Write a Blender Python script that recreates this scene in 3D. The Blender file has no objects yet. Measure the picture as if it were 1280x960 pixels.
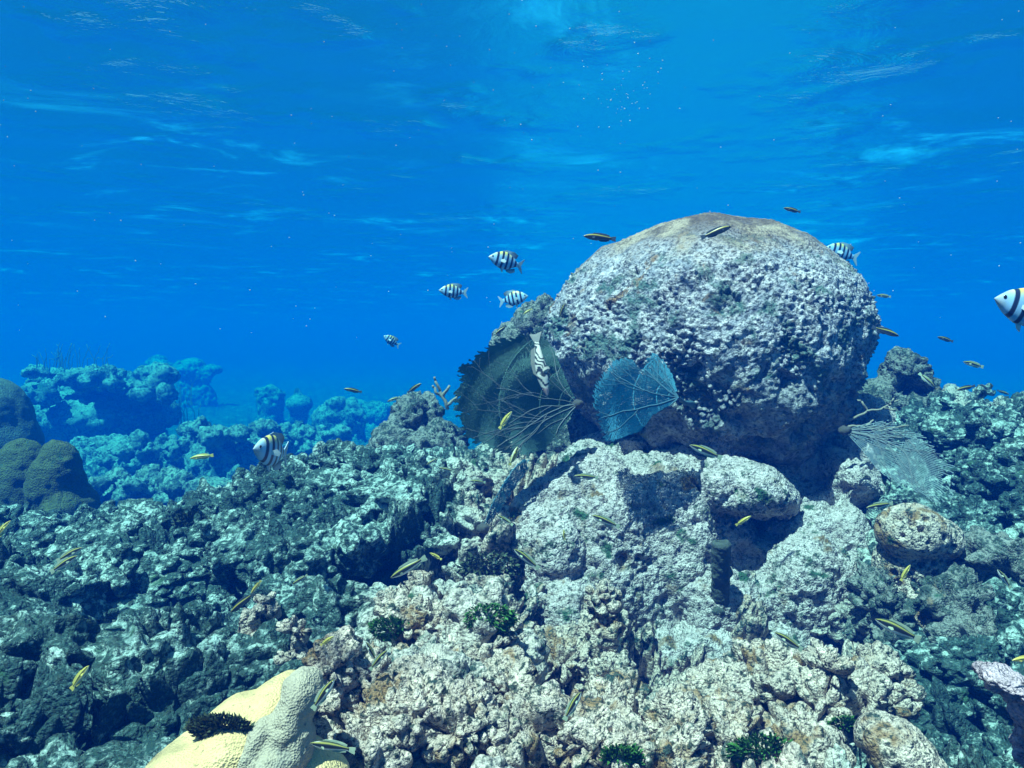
import bpy, math, random
import numpy as np
from mathutils import Vector, Matrix
from mathutils.bvhtree import BVHTree

R = math.radians
sc = bpy.context.scene
col = sc.collection

# ------------------------------------------------------------------ camera, world, sun, exposure
F = 900.0                                   # focal length in pixels of a 1280-wide frame
PITCH = math.atan(50.0 / F)                 # camera tips down a little
cam_d = bpy.data.cameras.new("camera")
cam = bpy.data.objects.new("camera", cam_d)
col.objects.link(cam)
cam_d.sensor_width = 36.0
cam_d.lens = 36.0 * F / 1280.0
cam_d.clip_start = 0.02
cam_d.clip_end = 500.0
cam.location = (0, 0, 0)
cam.rotation_euler = (math.pi / 2 - PITCH, 0, 0)
sc.camera = cam

SUN_EL, SUN_AZ = 64.0, 224.0                # azimuth from +Y clockwise: left and a little behind
world = bpy.data.worlds.new("World")
sc.world = world
world.use_nodes = True
wn = world.node_tree
bg = wn.nodes["Background"]
sky = wn.nodes.new("ShaderNodeTexSky")
sky.sky_type = 'NISHITA'
sky.sun_disc = False
sky.sun_elevation = R(SUN_EL)
sky.sun_rotation = R(SUN_AZ)
wn.links.new(sky.outputs[0], bg.inputs[0])
bg.inputs[1].default_value = 0.05

sun_d = bpy.data.lights.new("sun", 'SUN')
sun_d.energy = 5.0
sun_d.angle = R(0.5)
sun_d.color = (1.0, 0.73, 0.74)
sun = bpy.data.objects.new("sun", sun_d)
col.objects.link(sun)
_az, _el = R(SUN_AZ), R(SUN_EL)
to_sun = Vector((math.sin(_az) * math.cos(_el), math.cos(_az) * math.cos(_el), math.sin(_el)))
sun.rotation_euler = to_sun.to_track_quat('Z', 'Y').to_euler()
sun.location = to_sun * 20

sc.view_settings.view_transform = 'Standard'
sc.view_settings.look = 'None'
sc.view_settings.gamma = 1.0
sc.view_settings.use_curve_mapping = False
sc.view_settings.exposure = 1.6
sc.cycles.use_denoising = True
sc.cycles.max_bounces = 6
sc.cycles.volume_bounces = 1
sc.cycles.diffuse_bounces = 1
sc.cycles.transparent_max_bounces = 24
sc.cycles.caustics_reflective = False
sc.cycles.caustics_refractive = False

HAZE_DENSITY = 0.24
HAZE_COLOR = (0.0, 0.029, 0.188)
HAZE_ABS = (0.0, 0.765, 0.77)
SURF_Z = 1.45


def at(px, py, d):
    """world point that is d metres ahead of the camera and shows at photo pixel (px, py)"""
    u, v = (px - 640.0) / F, (480.0 - py) / F
    c, s = math.cos(PITCH), math.sin(PITCH)
    y, z = c + v * s, -s + v * c
    return Vector((u / y * d, d, z / y * d))


# ------------------------------------------------------------------ numpy noise
def _h(ix, iy, iz, seed):
    h = (ix.astype(np.uint32) * np.uint32(374761393)) ^ (iy.astype(np.uint32) * np.uint32(668265263)) \
        ^ (iz.astype(np.uint32) * np.uint32(2246822519)) ^ np.uint32((seed * 3266489917) & 0xffffffff)
    h ^= h >> np.uint32(15)
    h *= np.uint32(2246822519)
    h ^= h >> np.uint32(13)
    h *= np.uint32(3266489917)
    h ^= h >> np.uint32(16)
    return h


def _chunks(fn, P, n_out=1):
    P = np.asarray(P, np.float32)
    res = [fn(P[i:i + 65536]) for i in range(0, len(P), 65536)]
    if n_out == 1:
        return np.concatenate(res)
    return tuple(np.concatenate([r[k] for r in res]) for k in range(n_out))


def perlin(P, scale=1.0, seed=0):
    def f(p):
        p = p * np.float32(scale)
        b = np.floor(p)
        i = b.astype(np.int32)
        t = p - b
        w = t * t * t * (t * (t * 6 - 15) + 10)
        out = 0
        for dx in (0, 1):
            wx = w[:, 0] if dx else 1 - w[:, 0]
            for dy in (0, 1):
                wy = w[:, 1] if dy else 1 - w[:, 1]
                for dz in (0, 1):
                    wz = w[:, 2] if dz else 1 - w[:, 2]
                    h = _h(i[:, 0] + dx, i[:, 1] + dy, i[:, 2] + dz, seed)
                    gx = (h & np.uint32(1023)).astype(np.float32) * np.float32(2 / 1023) - 1
                    gy = ((h >> np.uint32(10)) & np.uint32(1023)).astype(np.float32) * np.float32(2 / 1023) - 1
                    gz = ((h >> np.uint32(20)) & np.uint32(1023)).astype(np.float32) * np.float32(2 / 1023) - 1
                    out = out + wx * wy * wz * (gx * (t[:, 0] - dx) + gy * (t[:, 1] - dy) + gz * (t[:, 2] - dz))
        return (out * np.float32(1.4)).astype(np.float32)
    return _chunks(f, P)


def fbm(P, scale, octaves=3, seed=0, gain=0.5):
    a, o, tot = 1.0, 0.0, 0.0
    for k in range(octaves):
        o = o + a * perlin(P, scale * 2.03 ** k, seed + 17 * k)
        tot += a
        a *= gain
    return o / tot


def ridged(P, scale, octaves=3, seed=0, gain=0.5):
    a, o, tot = 1.0, 0.0, 0.0
    for k in range(octaves):
        o = o + a * (1 - np.abs(perlin(P, scale * 2.1 ** k, seed + 31 * k)) * 2.2)
        tot += a
        a *= gain
    return o / tot


def worley(P, scale=1.0, seed=0):
    """F1, F2, random value of the nearest cell"""
    def f(p):
        p = p * np.float32(scale)
        i = np.floor(p).astype(np.int32)
        f1 = np.full(len(p), 9.0, np.float32)
        f2 = np.full(len(p), 9.0, np.float32)
        rv = np.zeros(len(p), np.float32)
        for dx in (-1, 0, 1):
            for dy in (-1, 0, 1):
                for dz in (-1, 0, 1):
                    cx, cy, cz = i[:, 0] + dx, i[:, 1] + dy, i[:, 2] + dz
                    h = _h(cx, cy, cz, seed)
                    qx = cx + (h & np.uint32(1023)).astype(np.float32) / 1023 - p[:, 0]
                    qy = cy + ((h >> np.uint32(10)) & np.uint32(1023)).astype(np.float32) / 1023 - p[:, 1]
                    qz = cz + ((h >> np.uint32(20)) & np.uint32(1023)).astype(np.float32) / 1023 - p[:, 2]
                    d = qx * qx + qy * qy + qz * qz
                    near = d < f1
                    f2 = np.where(near, f1, np.minimum(f2, d))
                    rv = np.where(near, (h >> np.uint32(5) & np.uint32(255)).astype(np.float32) / 255, rv)
                    f1 = np.where(near, d, f1)
        return np.sqrt(f1).astype(np.float32), np.sqrt(f2).astype(np.float32), rv
    return _chunks(f, P, 3)


def sstep(a, b, x):
    t = np.clip((x - a) / (b - a), 0, 1)
    return t * t * (3 - 2 * t)


# ------------------------------------------------------------------ mesh helpers
def mesh_np(name, V, faces, smooth=True):
    """faces: list of int arrays (M,3) and/or (M,4)"""
    me = bpy.data.meshes.new(name)
    V = np.asarray(V, np.float32)
    me.vertices.add(len(V))
    me.vertices.foreach_set("co", V.ravel())
    if not isinstance(faces, (list, tuple)):
        faces = [faces]
    faces = [np.asarray(f, np.int32) for f in faces if len(f)]
    loops = np.concatenate([f.ravel() for f in faces])
    sizes = np.concatenate([np.full(len(f), f.shape[1], np.int32) for f in faces])
    starts = np.concatenate([[0], np.cumsum(sizes)[:-1]]).astype(np.int32)
    me.loops.add(len(loops))
    me.loops.foreach_set("vertex_index", loops)
    me.polygons.add(len(sizes))
    me.polygons.foreach_set("loop_start", starts)
    me.update(calc_edges=True)
    me.validate()
    me.polygons.foreach_set("use_smooth", np.full(len(me.polygons), smooth))
    return me


def get_co(me):
    a = np.empty(len(me.vertices) * 3, np.float32)
    me.vertices.foreach_get("co", a)
    return a.reshape(-1, 3)


def set_co(me, V):
    me.vertices.foreach_set("co", np.asarray(V, np.float32).ravel())
    me.update()


def get_no(me):
    a = np.empty(len(me.vertices) * 3, np.float32)
    me.vertex_normals.foreach_get("vector", a)
    return a.reshape(-1, 3)


def get_faces(me):
    tri = np.empty(len(me.polygons), np.int32)
    me.polygons.foreach_get("loop_total", tri)
    lp = np.empty(len(me.loops), np.int32)
    me.loops.foreach_get("vertex_index", lp)
    st = np.empty(len(me.polygons), np.int32)
    me.polygons.foreach_get("loop_start", st)
    out = []
    for k in (3, 4):
        s = st[tri == k]
        if len(s):
            out.append(lp[s[:, None] + np.arange(k)[None, :]])
    return out


def merge(parts):
    """parts: list of (V, [faces...])"""
    Vs, f3, f4, off = [], [], [], 0
    for V, fs in parts:
        Vs.append(np.asarray(V, np.float32))
        for f in fs:
            f = np.asarray(f, np.int32)
            if len(f):
                (f3 if f.shape[1] == 3 else f4).append(f + off)
        off += len(V)
    out = []
    if f3:
        out.append(np.concatenate(f3))
    if f4:
        out.append(np.concatenate(f4))
    return np.concatenate(Vs), out


_ico = {}


def ico(level):
    if level not in _ico:
        import bmesh
        bm = bmesh.new()
        bmesh.ops.create_icosphere(bm, subdivisions=level, radius=1.0)
        me = bpy.data.meshes.new("tmp")
        bm.to_mesh(me)
        bm.free()
        _ico[level] = (get_co(me).copy(), get_faces(me)[0].copy())
        bpy.data.meshes.remove(me)
    return _ico[level]


def obj(name, me, mat=None, parent=None, loc=None):
    o = bpy.data.objects.new(name, me)
    col.objects.link(o)
    if mat is not None and me is not None and not me.materials:
        me.materials.append(mat)
    if parent is not None:
        o.parent = parent
    if loc is not None:
        o.location = loc
    return o


def tag(o, label=None, cat=None, group=None, kind=None):
    if label: o["label"] = label
    if cat: o["category"] = cat
    if group: o["group"] = group
    if kind: o["kind"] = kind
    return o


def recenter(me, base):
    """shift mesh so that `base` (world) becomes its origin"""
    set_co(me, get_co(me) - np.array(base, np.float32))


def blob(ells, voxel, smooth_iter=3):
    """smooth union of ellipsoids (centre, radii[, rot matrix]) -> fresh mesh in world coordinates"""
    parts = []
    V0, f0 = ico(4)
    for e in ells:
        c, r = e[0], e[1]
        V = V0 * np.array(r, np.float32)
        if len(e) > 2 and e[2] is not None:
            V = V @ np.array(e[2].to_matrix() if not isinstance(e[2], Matrix) else e[2], np.float32).T
        parts.append((V + np.array(c, np.float32), [f0]))
    V, fs = merge(parts)
    me = mesh_np("tmp", V, fs)
    o = bpy.data.objects.new("tmp", me)
    col.objects.link(o)
    m = o.modifiers.new("r", 'REMESH')
    m.mode = 'VOXEL'
    m.voxel_size = voxel
    if smooth_iter:
        s = o.modifiers.new("s", 'SMOOTH')
        s.factor = 0.6
        s.iterations = smooth_iter
    dg = bpy.context.evaluated_depsgraph_get()
    dg.update()
    out = bpy.data.meshes.new_from_object(o.evaluated_get(dg))
    bpy.data.objects.remove(o)
    bpy.data.meshes.remove(me)
    out.polygons.foreach_set("use_smooth", np.full(len(out.polygons), True))
    return out


def displace(me, fn):
    V, N = get_co(me), get_no(me)
    set_co(me, V + N * fn(V, N)[:, None])


def tube(path, radii, sides=6):
    """tapered tube along points -> V, [quads]"""
    path = [Vector(p) for p in path]
    n = len(path)
    V, Q = [], []
    ref = Vector((0.12, 0.98, 0.15))
    for i, p in enumerate(path):
        t = (path[min(i + 1, n - 1)] - path[max(i - 1, 0)]).normalized()
        a = t.cross(ref)
        if a.length < 1e-3:
            a = t.cross(Vector((1, 0, 0)))
        a.normalize()
        b = t.cross(a)
        for k in range(sides):
            th = 2 * math.pi * k / sides
            V.append(p + (a * math.cos(th) + b * math.sin(th)) * radii[i])
    for i in range(n - 1):
        for k in range(sides):
            k2 = (k + 1) % sides
            Q.append((i * sides + k, i * sides + k2, (i + 1) * sides + k2, (i + 1) * sides + k))
    V.append(path[-1])
    e = len(V) - 1
    T = [((n - 1) * sides + k, (n - 1) * sides + (k + 1) % sides, e) for k in range(sides)]
    return np.array([tuple(v) for v in V], np.float32), [np.array(Q, np.int32), np.array(T, np.int32)]


# ------------------------------------------------------------------ materials
class NT:
    def __init__(self, name):
        self.m = bpy.data.materials.new(name)
        self.m.use_nodes = True
        self.t = self.m.node_tree
        self.t.nodes.clear()
        self.out = self.t.nodes.new("ShaderNodeOutputMaterial")

    def n(self, kind, **kw):
        nd = self.t.nodes.new(kind)
        for k, v in kw.items():
            setattr(nd, k, v)
        return nd

    def l(self, a, b):
        self.t.links.new(a, b)

    def noise(self, co, scale, detail=3, rough=0.55, dist=0.0):
        nd = self.n("ShaderNodeTexNoise")
        nd.inputs["Scale"].default_value = scale
        nd.inputs["Detail"].default_value = detail
        nd.inputs["Roughness"].default_value = rough
        nd.inputs["Distortion"].default_value = dist
        self.l(co, nd.inputs["Vector"])
        return nd.outputs["Fac"]

    def voro(self, co, scale, feature='F1'):
        nd = self.n("ShaderNodeTexVoronoi", feature=feature)
        nd.inputs["Scale"].default_value = scale
        self.l(co, nd.inputs["Vector"])
        return nd

    def ramp(self, fac, a, b):
        nd = self.n("ShaderNodeMapRange", interpolation_type='SMOOTHSTEP')
        nd.inputs["From Min"].default_value = a
        nd.inputs["From Max"].default_value = b
        self.l(fac, nd.inputs["Value"])
        return nd.outputs["Result"]

    def mix(self, fac, a, b):
        nd = self.n("ShaderNodeMix", data_type='RGBA')
        for sock, v in ((nd.inputs["Factor"], fac), (nd.inputs["A"], a), (nd.inputs["B"], b)):
            pass
        ins = [s for s in nd.inputs if s.type == 'RGBA']
        fi = nd.inputs[0]
        if hasattr(fac, "links"): self.l(fac, fi)
        else: fi.default_value = fac
        for s, v in zip(ins, (a, b)):
            if hasattr(v, "links"): self.l(v, s)
            else: s.default_value = (*v, 1)
        return [s for s in nd.outputs if s.type == 'RGBA'][0]

    def math(self, op, a, b=None):
        nd = self.n("ShaderNodeMath", operation=op)
        for s, v in zip(nd.inputs, (a, b)):
            if v is None: continue
            if hasattr(v, "links"): self.l(v, s)
            else: s.default_value = v
        return nd.outputs[0]

    def principled(self, colr, rough=0.8, bump=None, strength=0.5, dist=0.01, spec=0.2, trans=None):
        p = self.n("ShaderNodeBsdfPrincipled")
        if hasattr(colr, "links"): self.l(colr, p.inputs["Base Color"])
        else: p.inputs["Base Color"].default_value = (*colr, 1)
        p.inputs["Roughness"].default_value = rough
        p.inputs["Specular IOR Level"].default_value = spec
        if bump is not None:
            b = self.n("ShaderNodeBump")
            b.inputs["Strength"].default_value = strength
            b.inputs["Distance"].default_value = dist
            self.l(bump, b.inputs["Height"])
            self.l(b.outputs[0], p.inputs["Normal"])
        self.l(p.outputs[0], self.out.inputs["Surface"])
        return p


def reef_mat(name, pale=(0.68, 0.53, 0.44), turf=(0.020, 0.052, 0.048), brown=(0.27, 0.16, 0.075),
             dark=(0.035, 0.05, 0.04), turf_amt=0.5, brown_amt=0.62, green=(0.035, 0.095, 0.05), speck=0.6, s=1.0, left=0.0, grn=0.66):
    t = NT(name)
    co = t.n("ShaderNodeTexCoord").outputs["Object"]
    big = t.noise(co, 5.5 * s, 4, 0.6, 0.4)
    mid = t.noise(co, 19 * s, 4, 0.62, 0.3)
    fine = t.noise(co, 70 * s, 3, 0.6)
    vf = t.noise(co, 210 * s, 2, 0.6)
    c = t.mix(t.ramp(mid, 0.35, 0.7), tuple(x * 0.68 for x in pale), pale)
    c = t.mix(t.ramp(t.noise(co, 9 * s, 3, 0.6, 0.5), brown_amt, brown_amt + 0.14), c, brown)
    drive = t.math('ADD', t.math('MULTIPLY', big, 0.35), t.math('ADD', t.math('MULTIPLY', fine, 0.35), t.math('MULTIPLY', t.noise(co, 30 * s, 4, 0.65), 0.3)))
    if left:                        # dark turf colour on both outer sides, on the left imitating shaded crevices
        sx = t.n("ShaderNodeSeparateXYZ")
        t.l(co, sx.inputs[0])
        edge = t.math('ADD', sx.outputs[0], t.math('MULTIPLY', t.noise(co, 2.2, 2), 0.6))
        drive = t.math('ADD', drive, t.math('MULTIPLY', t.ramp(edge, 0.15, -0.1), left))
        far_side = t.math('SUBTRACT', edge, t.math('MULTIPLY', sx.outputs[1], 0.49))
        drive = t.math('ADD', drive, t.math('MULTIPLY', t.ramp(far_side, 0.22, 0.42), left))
    if left:                        # teal light painted onto the outer slopes, tan and rosy crust in the middle
        teal_light = t.math('MAXIMUM', t.ramp(edge, 0.25, -0.1), t.ramp(far_side, 0.12, 0.40))
        c = t.mix(t.math('MULTIPLY', teal_light, 0.8), c, t.mix(t.ramp(mid, 0.35, 0.65), (0.16, 0.30, 0.28), (0.42, 0.60, 0.55)))
    tf = t.ramp(drive, turf_amt, turf_amt + 0.09)
    tips = t.mix(t.ramp(t.noise(co, 115 * s, 3, 0.7), 0.50, 0.64), turf, tuple(min(0.5, q * 2.0 + 0.04) for q in turf))  # light speckle in the turf colour imitates sunlit tips
    c = t.mix(tf, c, tips)
    c = t.mix(t.ramp(t.noise(co, 12.3 * s, 3, 0.5, 0.2), grn, grn + 0.08), c, green)
    c = t.mix(t.math('MULTIPLY', t.ramp(fine, 0.5, 0.66), speck), c, dark)
    c = t.mix(t.math('MULTIPLY', t.ramp(vf, 0.52, 0.68), speck * 0.7), c, dark)
    v = t.voro(co, 120 * s)
    bmp = t.math('ADD', t.math('MULTIPLY', fine, 1.0), t.math('MULTIPLY', vf, 0.6))
    bmp = t.math('SUBTRACT', bmp, t.math('MULTIPLY', v.outputs["Distance"], 0.5))
    t.principled(c, 0.85, bmp, 0.9, 0.012, 0.15)
    return t.m


def plain_mat(name, colr, rough=0.7, var=0.25, scale=60, bump=0.4, bdist=0.004, spec=0.2, vscale=None):
    t = NT(name)
    co = t.n("ShaderNodeTexCoord").outputs["Object"]
    nz = t.noise(co, scale, 3, 0.6)
    c = t.mix(nz, tuple(x * (1 - var) for x in colr), tuple(min(1, x * (1 + var)) for x in colr))
    h = t.noise(co, scale * 4, 2, 0.5)
    if vscale:
        h = t.math('SUBTRACT', h, t.voro(co, vscale).outputs["Distance"])
    t.principled(c, rough, h, bump, bdist, spec)
    return t.m


def cream_mat(name, base, stain, amt):
    t = NT(name)
    co = t.n("ShaderNodeTexCoord").outputs["Object"]
    c = t.mix(t.ramp(t.noise(co, 16, 3, 0.6), 0.35, 0.7), tuple(q * 0.8 for q in base), base)
    c = t.mix(t.math('MULTIPLY', t.ramp(t.noise(co, 22, 4, 0.65, 0.5), amt, amt + 0.16), 0.8), c, stain)
    v = t.voro(co, 330)
    c = t.mix(t.math('MULTIPLY', t.ramp(v.outputs["Distance"], 0.25, 0.05), 0.45), c, tuple(q * 0.45 for q in base))
    c = t.mix(t.math('MULTIPLY', t.ramp(t.noise(co, 130, 2, 0.6), 0.62, 0.7), 0.6), c, tuple(q * 0.3 for q in stain))
    h = t.math('ADD', v.outputs["Distance"], t.math('MULTIPLY', t.noise(co, 60, 3, 0.6), 1.2))
    t.principled(c, 0.8, h, 0.6, 0.004, 0.15)
    return t.m


def attr_mat(name, rough=0.35, spec=0.4):
    t = NT(name)
    a = t.n("ShaderNodeAttribute", attribute_name="pattern")
    t.principled(a.outputs["Color"], rough, None, spec=spec)
    return t.m


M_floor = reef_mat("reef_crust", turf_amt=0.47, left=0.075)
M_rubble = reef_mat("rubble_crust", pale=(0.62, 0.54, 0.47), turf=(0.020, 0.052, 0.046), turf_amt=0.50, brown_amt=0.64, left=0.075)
M_ped = reef_mat("pale_crust", pale=(0.64, 0.55, 0.53), turf=(0.06, 0.10, 0.07), turf_amt=0.525, brown=(0.19, 0.12, 0.05), brown_amt=0.57, speck=0.8, s=1.15, grn=0.60)
M_knob = reef_mat("knob_crust", pale=(0.74, 0.60, 0.50), turf_amt=0.50, brown_amt=0.50, brown=(0.30, 0.185, 0.095), speck=0.95, s=1.35)
M_mid = reef_mat("distant_crust", pale=(0.30, 0.34, 0.29), turf=(0.03, 0.05, 0.04), turf_amt=0.48, brown_amt=0.66, speck=0.85, s=0.4)
M_dark = reef_mat("dark_crust", pale=(0.30, 0.31, 0.28), turf=(0.035, 0.06, 0.05), turf_amt=0.46, speck=0.7, s=1.3)  # darker crust colour for ridge lumps, pinnacle and overhanging rock

# ------------------------------------------------------------------ reef floor
CP = [  # (px, py, distance)
    (-150, 960, 1.0), (60, 960, 1.05), (300, 960, 1.0), (640, 960, 0.95), (950, 960, 1.0), (1280, 960, 1.05), (1450, 960, 1.0),
    (-100, 850, 1.3), (100, 850, 1.28), (300, 850, 1.25), (480, 850, 1.22), (640, 850, 1.22), (850, 885, 1.35), (1050, 870, 1.35), (1200, 850, 1.4), (1400, 850, 1.3),
    (-100, 750, 1.65), (100, 750, 1.65), (290, 750, 1.72), (430, 760, 1.5), (560, 740, 1.5), (700, 800, 1.72), (900, 815, 1.78), (1080, 790, 1.8), (1220, 740, 1.75), (1400, 740, 1.7),
    (0, 690, 2.05), (150, 690, 2.05), (300, 672, 2.05), (430, 665, 2.0), (480, 690, 1.75), (580, 650, 2.05), (1200, 650, 2.05), (1300, 640, 2.0),
    (-100, 650, 2.4), (30, 652, 2.4), (150, 655, 2.45), (240, 634, 2.5), (300, 612, 2.55), (350, 590, 2.6), (430, 572, 2.65), (510, 575, 2.7), (600, 580, 2.7), (660, 570, 2.6),
    (1130, 560, 2.5), (1200, 520, 2.7), (1270, 545, 2.7), (1340, 545, 2.7), (1450, 560, 2.6),
]
XY = [at(*c)[:] for c in CP]
XY += [(-3.5, 3.2, -1.3), (-2.2, 3.3, -1.3), (-1.3, 3.4, -1.3), (-0.7, 3.7, -1.2), (0, 4.1, -1.1), (0.6, 3.0, -0.6), (0.9, 2.4, -0.65),
       (1.5, 3.6, -0.75), (2.5, 3.6, -0.8), (0.3, 5, -1.4), (2, 5, -1.3), (4, 5, -1.3), (-4, 4, -1.5), (-2, 4.4, -1.6), (-1, 4.8, -1.6),
       (-3.4, 7.0, -1.6), (-2.4, 7.0, -1.5), (-2.6, 5.4, -1.65), (-1.6, 5.4, -1.65), (-5, 8, -1.7), (-2, 9, -1.5), (0, 8, -1.6), (3, 8, -1.5), (6, 8, -1.5),
       (-8, 12, -1.4), (0, 13, -1.5), (8, 12, -1.5),
       (0, 0.5, -0.72), (-1, 0.5, -0.75), (1, 0.5, -0.75), (0, -0.5, -0.85), (-2, -1, -0.9), (2, -1, -0.9), (0, -4, -1), (-4, 0, -0.9), (4, 0, -0.9),
       (-3, 2, -0.8), (3, 2, -0.75)]
XY = np.array(XY, np.float64)


def _phi(d):
    return np.sqrt(d * d + 0.15 ** 2)


_K = _phi(np.linalg.norm(XY[:, None, :2] - XY[None, :, :2], axis=2)) - 0.012 * np.eye(len(XY))
_W = np.linalg.solve(_K, XY[:, 2] + 1.0)


WELLS = [(*at(px_, py_, d_)[:2], r_, w_) for px_, py_, d_, r_, w_ in ((490, 690, 1.85, 0.13, 0.30), (205, 725, 1.7, 0.16, 0.26), (60, 790, 1.5, 0.10, 0.2), (120, 900, 1.15, 0.09, 0.15),
                                                                   (1190, 850, 1.4, 0.14, 0.26), (1085, 720, 1.85, 0.07, 0.2), (340, 850, 1.25, 0.06, 0.12), (690, 740, 1.65, 0.07, 0.2))]


def height(x, y):
    out = np.empty(len(x), np.float32)
    for i in range(0, len(x), 50000):
        d = np.sqrt((x[i:i + 50000, None] - XY[None, :, 0]) ** 2 + (y[i:i + 50000, None] - XY[None, :, 1]) ** 2)
        out[i:i + 50000] = _phi(d) @ _W - 1.0
    far = np.sqrt(x * x + y * y)
    out = out - 0.04 * sstep(3.2, 2.8, far) - 0.07 * sstep(-0.75, -0.4, x) * sstep(0.95, 0.6, x - 0.25 * y) * sstep(2.1, 1.8, y) * sstep(0.5, 0.8, y)
    for wx, wy, wr_, wd in WELLS:
        out = out - wd * np.exp(-((x - wx) ** 2 + (y - wy) ** 2) / (wr_ * wr_))
    k = sstep(9, 16, far)
    return out * (1 - k) + k * (-1.8 - 0.004 * far)


def crust(V, seed=3, amp=1.0):
    """relief of encrusted dead coral: lumps, ridges, holes"""
    big = fbm(V, 4.2, 2, seed)
    f1, f2, rv = worley(V + 0.035 * np.stack([perlin(V, 11, seed + 5), perlin(V, 11, seed + 6), perlin(V, 11, seed + 7)], 1), 8.0, seed + 1)
    g1, g2, rg = worley(V, 31.0, seed + 2)
    rid = ridged(V, 17, 2, seed + 9)
    hole = sstep(0.05, 0.38, fbm(V, 8, 2, seed + 40))
    fine = fbm(V, 75, 2, seed + 60)
    wide = perlin(V, 2.3, seed + 80)
    hole2 = sstep(0.08, 0.4, fbm(V, 17, 2, seed + 41))
    return amp * (0.02 + 0.08 * wide - 0.12 * sstep(0.1, 0.55, perlin(V, 3.4, seed + 81)) + 0.06 * big + 0.13 * (0.5 - 1.1 * f1 * f1) * (0.4 + rv)
                  + 0.032 * (0.5 - 1.1 * g1 * g1) * (0.3 + rg * 1.3) + 0.03 * (rid - 0.4) - 0.15 * hole - 0.06 * hole2 - 0.10 * sstep(0.16, 0.0, f2 - f1) - 0.025 * sstep(0.18, 0.0, g2 - g1) + 0.010 * fine)


def polar(az, r):
    A, RR = np.meshgrid(az, r)
    n, m = RR.shape
    x, y = (RR * np.sin(A)).ravel(), (RR * np.cos(A)).ravel()
    idx = np.arange(n * m).reshape(n, m)
    j2 = np.roll(np.arange(m), -1)
    q = np.stack([idx[:-1, :], idx[:-1, j2], idx[1:, :][:, j2], idx[1:, :]], -1)
    return x.astype(np.float32), y.astype(np.float32), q.reshape(-1, 4)


az = np.concatenate([np.linspace(-180, -46, 80, endpoint=False), np.linspace(-46, -38, 60, endpoint=False),
                     np.linspace(-38, 38, 860, endpoint=False), np.linspace(38, 46, 60, endpoint=False), np.linspace(46, 180, 80, endpoint=False)])
rr = np.concatenate([[0.02, 0.2, 0.4, 0.6, 0.75], np.geomspace(0.85, 3.2, 430, endpoint=False), np.geomspace(3.2, 9, 110, endpoint=False), np.geomspace(9, 148, 34)])
x, y, q = polar(np.radians(az), rr)
z = height(x, y)
V = np.stack([x, y, z], 1).astype(np.float32)
me = mesh_np("reef_floor", V, q)
_far = np.sqrt(x * x + y * y)
displace(me, lambda V, N: crust(V, 3) * (1 - 0.75 * sstep(3.5, 8, _far)))
reef = obj("reef_floor", me, M_floor)
tag(reef, "rough encrusted coral reef floor rising to a low ridge", "reef", kind="structure")

# ------------------------------------------------------------------ the dome (boulder coral)
DC = at(880, 428, 2.75)
DR = 0.592


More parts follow.
